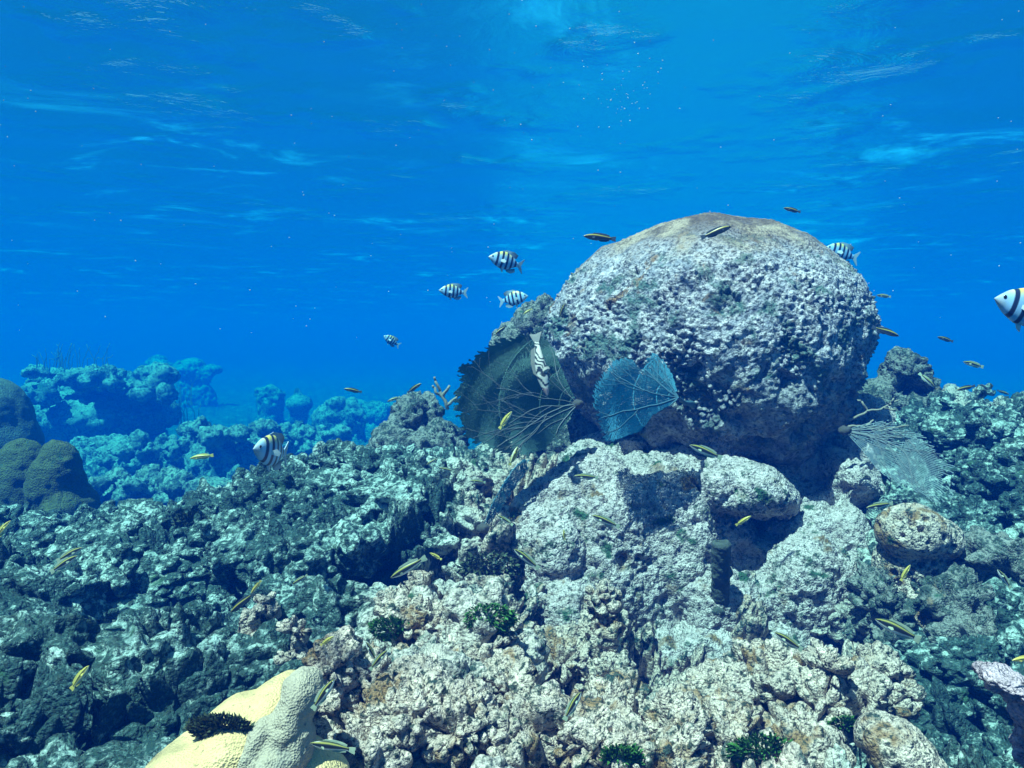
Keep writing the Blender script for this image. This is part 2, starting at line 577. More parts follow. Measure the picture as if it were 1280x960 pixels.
def build_dome():
    V0, f0 = ico(8)
    V = V0.copy()
    th = np.arctan2(V[:, 0], -V[:, 1])          # 0 = towards the camera, + = right
    zz = V[:, 2]
    h = np.sqrt(np.maximum(1e-6, 1 - zz * zz))
    up = zz > 0
    # upper half: fairly flat dome; lower half: tucks in to a narrower foot
    k = np.where(up, np.power(np.maximum(h, 1e-4), 0.97), np.power(np.maximum(h, 1e-4), 0.50))
    rad = DR * k
    rad *= 1 + 0.03 * np.sin(3 * th + 0.7) + 0.025 * np.sin(5 * th + 2 + 2 * zz)
    low = sstep(0.15, -0.55, zz)
    rad *= 1 - 0.03 * low
    # fold low on the right: a lobe edge with a groove behind it
    groove = np.exp(-((th - 0.72) / 0.06) ** 2) * sstep(0.25, -0.2, zz)
    rad *= 1 - 0.10 * groove
    rad *= 1 - 0.10 * sstep(0.75, 1.1, th) * sstep(0.1, -0.3, zz)
    rad *= 1 - 0.10 * sstep(-0.5, -1.1, th) * sstep(-0.05, -0.5, zz)
    c = h + 1e-6
    hz = np.where(up, 0.46 * np.power(np.abs(zz), 1.0), -0.45 * np.abs(zz))
    P = np.stack([V[:, 0] / c * rad, V[:, 1] / c * rad, hz], 1).astype(np.float32)
    me = mesh_np("boulder_coral", P, f0)

    def d(P, N):
        zt = P[:, 2]
        edge = 0.30 + 0.09 * perlin(P, 5, 4) + 0.05 * perlin(P, 19, 8)
        rough = sstep(edge + 0.07, edge - 0.10, zt) * 0.8 + 0.2       # smooth brownish cap
        big = fbm(P, 3.2, 3, 71)
        W = P + 0.012 * np.stack([perlin(P, 30, 1), perlin(P, 30, 2), perlin(P, 30, 3)], 1)
        a1, a2, ar = worley(W, 55, 11)
        b1, b2, br = worley(W, 95, 12)
        patch = sstep(-0.05, 0.3, fbm(P, 7, 2, 90))
        hole = sstep(0.18, 0.45, fbm(P, 15, 2, 33)) * (0.35 + 0.65 * sstep(0.1, -0.25, zt))
        low = sstep(0.0, -0.3, zt)
        return 0.05 * big + rough * (0.016 * (0.62 - a1) * (0.3 + 1.3 * ar) * (0.5 + patch) + 0.007 * (0.6 - b1) * (0.3 + br)
                                     - 0.032 * hole - 0.010 * sstep(0.2, 0.0, a2 - a1) * patch + 0.012 * fbm(P, 24, 2, 5)) + low * 0.07 * fbm(P, 7, 2, 19) - low * 0.05 * sstep(0.05, 0.5, fbm(P, 5, 2, 29)) + 0.0015 * fbm(P, 120, 1, 8)
    displace(me, d)
    t = NT("dome_crust")
    tc = t.n("ShaderNodeTexCoord").outputs["Object"]
    sep = t.n("ShaderNodeSeparateXYZ")
    t.l(tc, sep.inputs[0])
    zc = sep.outputs[2]
    n1 = t.noise(tc, 7, 4, 0.6, 0.4)
    n2 = t.noise(tc, 24, 4, 0.65, 0.2)
    n3 = t.noise(tc, 85, 3, 0.6)
    n4 = t.noise(tc, 240, 2, 0.6)
    white = t.mix(t.ramp(n2, 0.35, 0.65), (0.29, 0.29, 0.34), (0.64, 0.57, 0.59))
    c = white
    c = t.mix(t.ramp(t.noise(tc, 7.5, 4, 0.65, 0.5), 0.50, 0.60), c, t.mix(t.ramp(n3, 0.42, 0.58), (0.05, 0.105, 0.10), (0.24, 0.33, 0.29)))       # algae turf
    c = t.mix(t.ramp(t.noise(tc, 9, 3, 0.6, 0.8), 0.60, 0.70), c, (0.27, 0.16, 0.09))       # ochre sponge spots
    c = t.mix(t.math('MULTIPLY', t.ramp(n3, 0.47, 0.61), 0.85), c, (0.04, 0.055, 0.055))
    low_shade = t.ramp(t.math('ADD', zc, t.math('MULTIPLY', n1, 0.45)), 0.21, 0.02)  # lower half darkened in the colour, painting in the shade under the dome
    c = t.mix(t.math('MULTIPLY', low_shade, 0.5), c, t.mix(t.ramp(n2, 0.45, 0.6), (0.05, 0.07, 0.075), (0.16, 0.18, 0.15)))
    capm = t.ramp(t.math('ADD', zc, t.math('ADD', t.math('MULTIPLY', n1, 0.34), t.math('MULTIPLY', n2, 0.16))), 0.46, 0.66)
    cap = t.mix(t.ramp(n1, 0.38, 0.62), (0.11, 0.072, 0.055), (0.42, 0.32, 0.24))
    cap = t.mix(t.math('MULTIPLY', t.ramp(t.math('ADD', t.math('MULTIPLY', n3, 0.5), t.math('MULTIPLY', n2, 0.5)), 0.46, 0.6), 0.75), cap, (0.085, 0.062, 0.05))
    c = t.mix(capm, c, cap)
    c = t.mix(t.math('MULTIPLY', t.ramp(n4, 0.52, 0.66), 0.45), c, (0.06, 0.06, 0.055))
    bmp = t.math('ADD', n3, t.math('MULTIPLY', n4, 0.7))
    bmp = t.math('SUBTRACT', bmp, t.math('MULTIPLY', t.voro(tc, 110).outputs["Distance"], 0.6))
    t.principled(c, 0.85, bmp, 0.8, 0.009, 0.15)
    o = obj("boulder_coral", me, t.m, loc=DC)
    tag(o, "huge domed boulder coral with a brownish cap and pitted pale crust", "coral")
    return o


dome = build_dome()


# ------------------------------------------------------------------ pedestal and other heads made of merged lumps
def E(px, py, d, rx, ry=None, rz=None, rot=None):
    """ellipsoid whose half-sizes rx, rz are given in photo pixels at distance d; ry in metres"""
    k = d / F
    rz = rx if rz is None else rz
    ry = rx * k if ry is None else ry
    return (at(px, py, d), (rx * k, ry, rz * k), Matrix.Rotation(R(rot), 3, 'Y') if rot else None)


def head(name, label, cat, ells, voxel, disp, mat, smooth_iter=3, group=None):
    me = blob(ells, voxel, smooth_iter)
    me.name = name
    displace(me, disp)
    V = get_co(me)
    base = ((V[:, 0].min() + V[:, 0].max()) / 2, (V[:, 1].min() + V[:, 1].max()) / 2, V[:, 2].min())
    recenter(me, base)
    o = obj(name, me, mat, loc=base)
    return tag(o, label, cat, group)


def d_crust(s=1.0, amp=1.0, seed=50, pits=0.0, hol=0.045):
    def f(V, N):
        a1, a2, ar = worley(V, 38 * s, seed)
        b1, b2, br = worley(V, 90 * s, seed + 1)
        o = 0.035 * fbm(V, 6 * s, 3, seed + 2) / s + 0.014 / s * (0.55 - 1.2 * a1 * a1) * (0.3 + 1.3 * ar) + 0.006 / s * (0.6 - b1) * (0.3 + br)
        o = o + 0.01 / s * (ridged(V, 16 * s, 2, seed + 3) - 0.4) - hol / s * sstep(0.08, 0.42, fbm(V, 13 * s, 2, seed + 4)) - 0.012 / s * sstep(0.2, 0.0, a2 - a1) * (fbm(V, 9 * s, 1, seed + 8) > -0.1)
        if pits:
            p1, p2, pr = worley(V, 34 * s, seed + 7)
            o = o - pits * sstep(0.42, 0.25, p1) * (pr > 0.3)
        return amp * o
    return f


ped = head("coral_pedestal", "pale pitted rock pedestal under the huge domed coral", "rock", [
    E(735, 690, 2.25, 88, 0.24, 125), E(690, 690, 2.1, 46, 0.16, 70), E(850, 710, 2.3, 100, 0.25, 130), E(1000, 735, 2.28, 78, 0.25, 120), E(1030, 690, 2.3, 52, 0.25, 80),
    E(885, 600, 2.68, 200, 0.36, 90), E(925, 612, 2.16, 72, 0.15, 33, 12), E(1048, 598, 2.4, 36, 0.2, 34, -20),
    E(760, 650, 2.12, 60, 0.14, 60), E(900, 800, 2.1, 190, 0.22, 60), E(700, 760, 2.0, 60, 0.14, 50), E(870, 720, 2.12, 50, 0.12, 60),
    E(960, 770, 2.1, 70, 0.14, 50), E(690, 700, 2.13, 66, 0.13, 110), E(745, 650, 2.13, 66, 0.11, 76), E(768, 740, 2.07, 78, 0.12, 110), E(835, 700, 2.12, 72, 0.13, 110), E(840, 630, 2.25, 60, 0.13, 60), E(1000, 745, 2.1, 84, 0.16, 84), E(1000, 705, 2.17, 74, 0.14, 36, -20), E(890, 760, 2.08, 90, 0.14, 70), E(860, 600, 2.5, 130, 0.3, 50), E(1060, 640, 2.45, 30, 0.2, 90), E(1070, 560, 2.75, 50, 0.15, 70),
], 0.0065, lambda V, N: d_crust(1.7, 0.8, 50, 0.0, 0.03)(V, N) + 0.05 * fbm(V, 4.5, 2, 57) - 0.035 * sstep(0.12, 0.4, fbm(V, 7, 2, 58)), M_ped)

# ------------------------------------------------------------------ loose crust: chunks grown over the reef floor
random.seed(5)
rng = np.random.default_rng(5)


def chunk_variant(k, level):
    V0, f0 = ico(level)
    s = 40 * k
    P = V0 * np.array([1, 1, 0.8], np.float32)
    off = np.float32(s)
    r = 1 + 0.45 * fbm(P + off, 1.1, 2, k) + 0.38 * (ridged(P + off, 1.6, 2, k + 3) - 0.4)
    f1, f2, rv = worley(P + off, 1.9, k)
    r = r + 0.35 * (0.5 - f1 * f1) - 0.35 * sstep(0.1, 0.4, fbm(P + off, 1.9, 2, k + 9))
    g1, g2, rg = worley(P + off, 5.0, k + 2)
    r = r + 0.12 * (0.6 - g1) * (0.4 + rg)
    return (P * r[:, None]).astype(np.float32), f0




def finger_variant(k, voxel):
    rd_ = random.Random(200 + k)
    ells = [((0, 0, -0.25), (0.75, 0.75, 0.5))]
    for b_ in range(rd_.randint(5, 9)):
        a_, e_ = rd_.uniform(0, 6.28), rd_.uniform(0.15, 1.4)
        dr = Vector((math.cos(a_) * math.cos(e_), math.sin(a_) * math.cos(e_), math.sin(e_)))
        r_, p_ = rd_.uniform(0.24, 0.40), Vector((0, 0, -0.1)) + dr * 0.35
        for st in range(rd_.randint(2, 4)):
            ells.append((tuple(p_), (r_ * rd_.uniform(0.8, 1.2), r_ * rd_.uniform(0.8, 1.2), r_)))
            dr = (dr + Vector((rd_.uniform(-0.5, 0.5), rd_.uniform(-0.5, 0.5), rd_.uniform(-0.2, 0.6)))).normalized()
            p_ = p_ + dr * r_ * 0.85
            r_ *= rd_.uniform(0.72, 0.95)
    me_ = blob(ells, voxel, 1)
    displace(me_, lambda V, N: 0.09 * fbm(V + 9 * k, 4, 2, k) + 0.12 * (0.5 - worley(V + 9 * k, 3.2, k)[0] ** 2 * 1.1) - 0.16 * sstep(0.1, 0.4, fbm(V, 3, 2, k + 5)))
    r_ = (get_co(me_).copy(), get_faces(me_))
    bpy.data.meshes.remove(me_)
    return r_


VAR = [finger_variant(k, 0.10) for k in range(7)] + [(c_, [f_]) for c_, f_ in (chunk_variant(k, 4) for k in range(4))]
VARH = [finger_variant(k, 0.062) for k in range(7)] + [(c_, [f_]) for c_, f_ in (chunk_variant(k, 5) for k in range(4))]
parts = []


def scatter(n, d_lo, d_hi, px_lo, px_hi, s_lo, s_hi):
    k = 0
    while k < n:
        d = d_lo * (d_hi / d_lo) ** random.random()
        px = random.uniform(px_lo, px_hi)
        x_ = (px - 640) / F * d
        # keep the area of the pedestal and dome free
        if 0.02 * d < x_ < 0.42 * d and d > 1.75: continue
        z_ = float(height(np.array([x_], np.float32), np.array([d], np.float32))[0])
        s = s_lo * (s_hi / s_lo) ** random.random()
        V_, f_ = (VARH if s / d > 0.035 else VAR)[random.randrange(11)]
        rot = Matrix.Rotation(random.uniform(0, 6.28), 3, 'Z') @ Matrix.Rotation(random.uniform(-0.6, 0.6), 3, 'X')
        sc3 = np.array([s * random.uniform(0.8, 1.5), s * random.uniform(0.8, 1.3), s * random.uniform(0.6, 1.3)], np.float32)
        P = (V_ * sc3) @ np.array(rot, np.float32).T + np.array([x_, d, z_ + s * random.uniform(0.0, 0.7)], np.float32)
        parts.append((P, f_))
        k += 1


scatter(420, 1.0, 2.8, -80, 640, 0.025, 0.085)
scatter(240, 1.0, 2.9, 560, 1340, 0.02, 0.05)
scatter(40, 1.0, 1.7, 300, 1250, 0.04, 0.07)
scatter(60, 1.2, 2.2, -50, 620, 0.06, 0.11)
scatter(130, 2.2, 2.75, 200, 640, 0.03, 0.08)
scatter(120, 2.0, 2.9, 1080, 1360, 0.03, 0.08)
scatter(110, 1.15, 2.0, 1060, 1360, 0.03, 0.07)
V, fs = merge(parts)
me = mesh_np("coral_rubble", V, fs)
rub = obj("coral_rubble", me, M_rubble)
tag(rub, "knobbly dead coral rubble crusting over the reef floor", "rubble", kind="stuff")
print("rubble verts", len(V))

# ------------------------------------------------------------------ reef heads farther off
def lumps(seed, n, px0, px1, py0, py1, d, r0, r1, dd=0.5):
    rd = random.Random(seed)
    return [E(rd.uniform(px0, px1), rd.uniform(py0, py1), d + rd.uniform(-dd, dd), rd.uniform(r0, r1), None, rd.uniform(r0, r1) * 0.75) for _ in range(n)]


def d_lobes(s, a, seed):
    def f(V, N):
        f1, f2, rv = worley(V, s, seed)
        g1, g2, rg = worley(V, s * 2.7, seed + 4)
        return a * (0.6 - f1) * (0.5 + rv) + a * 0.75 * (0.6 - g1) * (0.3 + rg) + a * 0.3 * (0.5 - worley(V, s * 6.5, seed + 8)[0]) + a * 0.8 * fbm(V, s * 4, 3, seed + 1) + a * 0.9 * fbm(V, s * 0.4, 2, seed + 2) - a * 1.3 * sstep(0.1, 0.45, fbm(V, s * 1.2, 2, seed + 6))
    return f


head("coral_mound", "long flat-topped reef mound of pale lobes above a dark undercut face, far left", "coral",
     [E(125, 520, 11.0, 92, 1.0, 34), E(120, 560, 11.4, 85, 1.0, 60)] + lumps(1, 60, 40, 210, 466, 498, 10.9, 9, 18, 1.0), 0.04, d_lobes(4.5, 0.085, 5), M_mid)
for k, (lab, cx, cy, d, w, hh) in enumerate([
        ("low teal mound of rounded lobes just below the flat-topped far mound", 165, 575, 8.99, 62, 34),
        ("broad pale lobed coral bed beside the pale striped fish over the left crest", 300, 565, 8.70, 62, 44),
        ("lobed pale coral head right behind the smooth green boulder pair", 165, 615, 6.82, 55, 34),
        ("lobed pale coral head lowest of the hazy mid-distance patch", 250, 622, 6.38, 60, 34),
        ("small hazy coral head at the right end of the mid-distance patch", 385, 560, 10.15, 45, 34)]):
    head("coral_lump", lab, "coral", [E(cx, cy + 14, d, w, 0.6, hh), E(cx, cy + 45, d, w * 1.05, 0.6, hh * 1.3)] + lumps(20 + k, 30, cx - w, cx + w, cy - hh * 0.7, cy + hh * 0.3, d - 0.2, w * 0.16, w * 0.3, 0.4),
         0.025, d_lobes(6.5, 0.06, 30 + k), M_mid, group="hazy lobed coral heads beyond the ridge")

M_green = reef_mat("green_boulder_crust", pale=(0.11, 0.12, 0.04), turf=(0.06, 0.10, 0.035), brown=(0.2, 0.16, 0.06), speck=0.3, turf_amt=0.55)
M_green2 = reef_mat("dim_boulder_crust", pale=(0.14, 0.17, 0.11), turf=(0.06, 0.09, 0.06), brown=(0.12, 0.1, 0.05), speck=0.3, turf_amt=0.5)
head("boulder_coral", "smooth olive green twin-lobed boulder coral at the left edge", "coral",
     [E(30, 608, 3.7, 34, 0.15, 60), E(72, 608, 3.6, 31, 0.15, 60), E(88, 645, 3.6, 30, 0.2, 46), E(45, 655, 3.8, 56, 0.3, 56)], 0.012,
     lambda V, N: 0.03 * fbm(V, 7, 3, 3) + 0.012 * fbm(V, 26, 3, 4) - 0.02 * sstep(0.2, 0.5, fbm(V, 10, 2, 5)), M_green)
head("boulder_coral", "dark rounded boulder coral cut by the left edge above the olive boulder", "coral",
     [E(-14, 528, 5.0, 48, 0.3, 58), E(-6, 560, 5.0, 52, 0.3, 60)], 0.02, lambda V, N: 0.02 * fbm(V, 7, 3, 3) + 0.005 * fbm(V, 30, 2, 4), M_green2)

for lab, cx, cy, d, w, hh in [("faint blue rounded coral head, left one of the pair in the far haze", 338, 505, 17.0, 17, 24),
                              ("ghostly far coral head under the small lone diving striped fish", 470, 520, 16, 30, 18),
                              ("ghostly low coral head far behind the flat-topped mound", 225, 470, 22.0, 42, 16),
                              ("faint blue coral head deep in the haze beside the distant sponge", 425, 525, 13.0, 34, 26)]:
    head("coral_lump", lab, "coral", [E(cx, cy, d, w, 0.3, hh), E(cx, cy + hh * 2, d, w * 1.1, 0.4, hh * 2.2)] + lumps(int(cx), 10, cx - w, cx + w, cy - hh, cy, d, w * 0.2, w * 0.35, 0.2),
         0.035, d_lobes(7, 0.05, int(cx)), M_mid, group="coral heads fading into the blue")
head("vase_sponge", "faint pale pointed vase sponge, right one of the pair in the far haze", "sponge",
     [E(374, 505, 16.0, 17, 0.3, 12), E(374, 520, 16.0, 12, 0.15, 16), E(374, 545, 16.0, 8, 0.12, 30), E(372, 492, 16.0, 5, 0.06, 8)], 0.035,
     lambda V, N: 0.02 * fbm(V, 8, 2, 3), M_mid)

# ridge heads beside and behind the dome
head("coral_lump", "green crusted coral lump on the ridge left of the big sea fan", "coral",
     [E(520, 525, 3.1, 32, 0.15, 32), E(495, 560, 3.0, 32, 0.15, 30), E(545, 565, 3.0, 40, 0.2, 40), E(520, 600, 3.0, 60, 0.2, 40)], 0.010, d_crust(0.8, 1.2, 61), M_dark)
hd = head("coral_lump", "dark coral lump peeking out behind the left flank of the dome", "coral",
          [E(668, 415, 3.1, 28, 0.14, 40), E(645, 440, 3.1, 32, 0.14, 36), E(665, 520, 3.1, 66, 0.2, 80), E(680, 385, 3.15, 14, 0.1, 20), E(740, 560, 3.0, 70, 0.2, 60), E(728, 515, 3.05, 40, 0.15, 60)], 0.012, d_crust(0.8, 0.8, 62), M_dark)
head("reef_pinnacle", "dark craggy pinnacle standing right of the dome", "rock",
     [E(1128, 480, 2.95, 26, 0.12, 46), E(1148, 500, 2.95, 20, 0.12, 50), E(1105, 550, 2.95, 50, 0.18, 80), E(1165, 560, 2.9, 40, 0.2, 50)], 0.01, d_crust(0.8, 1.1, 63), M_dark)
for k, (lab, cx, cy, d, w, hh) in enumerate([
        ("craggy coral head on the right ridge, next to the pinnacle", 1200, 515, 2.75, 30, 26),
        ("craggy coral head on the right ridge in the middle of its row", 1235, 530, 2.6, 26, 24),
        ("craggy coral head on the right ridge cut by the picture edge", 1280, 560, 2.5, 34, 28)]):
    head("coral_lump", lab, "coral", [E(cx, cy, d, w, 0.1, hh), E(cx, cy + 40, d, w * 1.5, 0.16, hh * 1.6)] + lumps(70 + k, 12, cx - w, cx + w, cy - hh, cy + hh, d, 7, 13, 0.08),
         0.009, d_crust(0.9, 1.1, 64 + k), M_rubble, group="craggy heads along the right ridge")

# foreground knobs and heads
FG = [
    ("pale knobby coral column rising in front of the pedestal foot", [E(748, 750, 1.62, 20, 0.04, 26), E(750, 790, 1.62, 26, 0.05, 34), E(700, 815, 1.6, 45, 0.1, 30), E(745, 840, 1.6, 50, 0.1, 36)], 1.0, 0.010),
    ("lumpy pinkish white coral plateau left of the pedestal foot", [E(540, 765, 1.45, 70, 0.12, 26, 6), E(600, 790, 1.42, 60, 0.12, 34), E(500, 745, 1.5, 30, 0.06, 18), E(530, 725, 1.52, 16, 0.04, 14), E(570, 830, 1.35, 80, 0.14, 40)], 1.0, 0.008),
    ("small dark knob standing at the top of the left foreground slope", [E(330, 762, 1.45, 15, 0.03, 24), E(322, 800, 1.45, 24, 0.05, 26)], 1.2, 0.0),
    ("stubby white-tipped knob, left of two close to the pale yellow coral", [E(366, 790, 1.36, 14, 0.03, 20), E(366, 825, 1.36, 22, 0.04, 28)], 1.2, 0.006),
    ("rounded white pitted lump touching the yellow coral on its right", [E(420, 830, 1.12, 34, 0.06, 30), E(418, 880, 1.1, 34, 0.06, 34), E(455, 845, 1.15, 36, 0.06, 32)], 1.2, 0.008),
    ("cracked brown and white coral lump in the lower centre left", [E(520, 880, 1.1, 70, 0.09, 44), E(470, 920, 1.06, 50, 0.08, 40), E(570, 900, 1.08, 60, 0.09, 46)], 1.1, 0.006),
    ("pitted coral head with a deep dark cavity on its left, bottom centre", [E(635, 855, 1.2, 36, 0.07, 40), E(670, 900, 1.12, 44, 0.08, 40), E(625, 930, 1.08, 40, 0.07, 40)], 1.1, 0.01),
    ("encrusted coral ledge under the column at the bottom centre", [E(780, 885, 1.2, 56, 0.09, 34), E(730, 910, 1.12, 50, 0.09, 40), E(840, 905, 1.15, 44, 0.09, 36), E(800, 940, 1.08, 90, 0.1, 40)], 1.1, 0.007),
    ("long sloping coral ridge right of the bottom centre", [E(900, 860, 1.35, 44, 0.09, 26, -18), E(950, 835, 1.4, 44, 0.09, 30, -18), E(860, 900, 1.28, 40, 0.08, 36), E(905, 920, 1.2, 60, 0.1, 50)], 1.0, 0.007),
    ("chunky white topped coral boulder, largest in the lower right", [E(1035, 835, 1.32, 30, 0.06, 30), E(1020, 880, 1.3, 40, 0.08, 40), E(1075, 875, 1.34, 34, 0.07, 36), E(1000, 925, 1.2, 52, 0.09, 42)], 1.0, 0.009),
    ("small rounded coral boulder behind the largest lower right one", [E(1100, 840, 1.45, 36, 0.07, 30), E(1090, 880, 1.42, 44, 0.08, 36)], 1.0, 0.006),
]
for k, (lab, ells, s_, pt) in enumerate(FG):
    ells = [(c_, tuple(q_ * 0.92 for q_ in r_), m_) for c_, r_, m_ in ells]
    head("coral_lump", lab, "coral", ells, 0.004, d_crust(s_ * 1.1, 1.35, 100 + 7 * k, pt * 1.3), M_knob, group="encrusted coral heads in the foreground")
head("reef_rock", "smooth pale oblong rock at the bottom right", "rock", [E(1125, 945, 1.12, 40, 0.07, 60, -42), E(1150, 985, 1.1, 50, 0.08, 50)], 0.0045, d_crust(1.4, 0.35, 160, 0.003), M_knob)
head("reef_rock", "pinkish pale lump at the right edge low in the picture", "rock", [E(1262, 856, 1.0, 36, 0.05, 15, 18), E(1296, 890, 1.02, 20, 0.05, 30), E(1300, 930, 1.04, 20, 0.05, 60)], 0.004, d_crust(1.6, 0.7, 161, 0.004), reef_mat("pink_crust", pale=(0.66, 0.50, 0.56), turf_amt=0.6, brown_amt=0.7, speck=0.6, s=1.5))


def holes(V, N):
    c = (V - V.mean(0))
    f1, f2, rv = worley(V, 36, 8)
    return -0.016 * sstep(0.46, 0.30, f1) * (rv > 0.12) * sstep(-0.2, 0.3, N[:, 2] - 0.3 * N[:, 1]) + 0.006 * fbm(V, 16, 3, 4) + 0.002 * fbm(V, 60, 2, 4)


head("star_coral", "rounded white coral knob riddled with dark holes under the right sea fan", "coral",
     [E(1140, 665, 1.85, 44, 0.09, 36), E(1170, 672, 1.88, 30, 0.08, 28), E(1135, 710, 1.88, 42, 0.09, 44), E(1150, 770, 1.85, 60, 0.1, 60)], 0.0042, holes, M_knob)
head("reef_rock", "dark overhanging rock below the white holey knob", "rock",
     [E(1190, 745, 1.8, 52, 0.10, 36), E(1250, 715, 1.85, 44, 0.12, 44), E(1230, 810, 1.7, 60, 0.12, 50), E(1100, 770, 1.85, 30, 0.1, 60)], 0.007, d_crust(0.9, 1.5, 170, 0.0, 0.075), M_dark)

# stub of a tube sponge, rooted where the pedestal face is hit
dg = bpy.context.evaluated_depsgraph_get()


def hit(px, py):
    d = at(px, py, 1.0).normalized()
    dg.update()
    ok, loc, nor, i, o, m = sc.ray_cast(dg, Vector((0, 0, 0)), d)
    return (loc, nor) if ok else (at(px, py, 6.0), Vector((0, -1, 0)))


_d = hit(900, 750)[0].y
me = blob([(at(900 + 2.0 * (k / 20), 758 - 4 * k, _d + 0.012 - 0.0035 * k), (0.024 + 0.0025 * (k / 20), 0.024 + 0.0025 * (k / 20), 0.018)) for k in range(20)] + [(at(898, 760, _d + 0.012), (0.034, 0.034, 0.022)), (at(910, 715, _d - 0.01), (0.014, 0.016, 0.016))], 0.003, 3)
me.name = "tube_sponge"
_top = max(get_co(me), key=lambda v: v[2]).copy()
displace(me, lambda V, N: 0.005 * fbm(V, 30, 2, 2) + 0.003 * fbm(V, 90, 2, 3))
_V = get_co(me).copy()
_r = np.hypot(_V[:, 0] - _top[0], _V[:, 1] - _top[1])
_V[:, 2] -= 0.024 * sstep(0.017, 0.010, _r) * (_V[:, 2] > _top[2] - 0.02)
set_co(me, _V)
b_ = tuple(at(900, 760, _d)); recenter(me, b_)
tag(obj("tube_sponge", me, plain_mat("dark_sponge", (0.06, 0.075, 0.065), 0.9, 0.6, 50, 0.6), loc=b_), "dark upright stub of a tube sponge in front of the pedestal", "sponge")

# flesh-coloured smooth coral, bottom left
M_yel = cream_mat("cream_coral", (0.72, 0.53, 0.26), (0.42, 0.36, 0.22), 0.58)
M_gry = cream_mat("greyish_coral", (0.44, 0.39, 0.29), (0.24, 0.23, 0.19), 0.52)
me = blob([E(300, 925, 0.94, 70, 0.09, 50, -28), E(240, 965, 0.9, 70, 0.09, 40, -20), E(345, 875, 0.97, 34, 0.07, 26, -18), E(330, 985, 0.92, 110, 0.1, 60)], 0.0035, 8)
displace(me, lambda V, N: 0.010 * fbm(V, 12, 3, 3) + 0.0012 * fbm(V, 120, 2, 3))
b_ = tuple(at(300, 990, 0.94)); recenter(me, b_)
yel = obj("smooth_coral", me, M_yel, loc=b_)
tag(yel, "smooth cream yellow coral with a grey finger-like lobe, bottom left corner", "coral")
me = blob([E(378, 868, 0.93, 24, 0.045, 30, -8), E(362, 905, 0.915, 27, 0.045, 40, 14), E(345, 955, 0.90, 34, 0.05, 46, 18), E(318, 935, 0.90, 18, 0.035, 50, 26), E(372, 935, 0.91, 22, 0.04, 40, 8)], 0.003, 5)
displace(me, lambda V, N: 0.010 * fbm(V, 22, 3, 7) + 0.0012 * fbm(V, 120, 2, 3))
recenter(me, b_)
obj("finger_lobe", me, M_gry, parent=yel)

# ------------------------------------------------------------------ algae tufts
M_alga = plain_mat("green_alga", (0.045, 0.15, 0.03), 0.6, 0.5, 40, 0.1)
M_alga_dark = plain_mat("dark_alga", (0.06, 0.085, 0.045), 0.7, 0.5, 40, 0.1)

def tuft(label, px, py, rx, mat, n=260, seed=1, leaf=0.012, ry=None):
    n, leaf = int(n * 2.2), leaf * 0.85
    rd = random.Random(seed)
    loc, nor = hit(px, py)
    k = loc.y / F
    ry = ry or rx * 0.7
    Vs, Q = [], []
    right, upv = Vector((1, 0, 0)), Vector((0, -0.35, 0.94))
    for i in range(n):
        a, rad = rd.uniform(0, 6.28), math.sqrt(rd.random())
        c = right * (math.cos(a) * rad * rx * k) + upv * (math.sin(a) * rad * ry * k)
        c += nor * (rd.uniform(-0.5, 1.0) * 0.5 * rx * k * (1.1 - rad))
        dr = (c.normalized() + nor * 0.8 + Vector((rd.uniform(-1, 1), rd.uniform(-1, 1), rd.uniform(-0.5, 1))) * 0.9).normalized()
        sd = dr.cross(Vector((rd.uniform(-1, 1), rd.uniform(-1, 1), rd.uniform(-1, 1)))).normalized()
        L = leaf * rd.uniform(0.6, 1.4)
        w = L * 0.17
        bnd = dr.cross(sd) * L * rd.uniform(-0.3, 0.3)
        j = len(Vs)
        Vs += [c - sd * w * 0.4, c + sd * w * 0.4, c + dr * L * 0.55 + sd * w + bnd, c + dr * L * 0.55 - sd * w + bnd, c + dr * L]
        Q.append((j, j + 1, j + 2, j + 3))
        Q.append((j + 3, j + 2, j + 4, j + 4))
    q4 = np.array([f for f in Q if f[2] != f[3]]); q3 = np.array([f[:3] for f in Q if f[2] == f[3]])
    me = mesh_np("algae_tuft", np.array([tuple(v) for v in Vs]), [q3, q4])
    o = obj("algae_tuft", me, mat, loc=loc)
    return tag(o, label, "algae", "algae tufts on the reef")


tuft("dark bushy algae tuft growing on the cream yellow coral", 276, 912, 40, M_alga_dark, 900, 1, 0.009, 20)
tuft("bright green algae tuft at the bottom centre edge", 776, 946, 24, M_alga, 260, 2, 0.012)
tuft("green algae clump at the left side of the pedestal foot", 612, 712, 36, M_alga_dark, 420, 3, 0.018)
tuft("bright green algae patch left of the lumpy white plateau's dip", 487, 786, 24, M_alga, 300, 4, 0.011)
tuft("green algae patch between the plateau and the pedestal", 612, 772, 30, M_alga, 360, 5, 0.012)
tuft("green algae clump low on the right of the bottom centre ridge", 950, 940, 40, M_alga, 420, 6, 0.013)
tuft("small green algae tuft below the largest lower right boulder", 1052, 905, 16, M_alga, 160, 7, 0.010)
tuft("dark algae tuft in the hollow of the left slope", 240, 655, 22, M_alga_dark, 260, 8, 0.016)

# ------------------------------------------------------------------ sea fans
def inside(poly, x, y):
    c = False
    for i in range(len(poly)):
        x1, y1 = poly[i]; x2, y2 = poly[i - 1]
        if (y1 > y) != (y2 > y) and x < (x2 - x1) * (y - y1) / (y2 - y1) + x1:
            c = not c
    return c


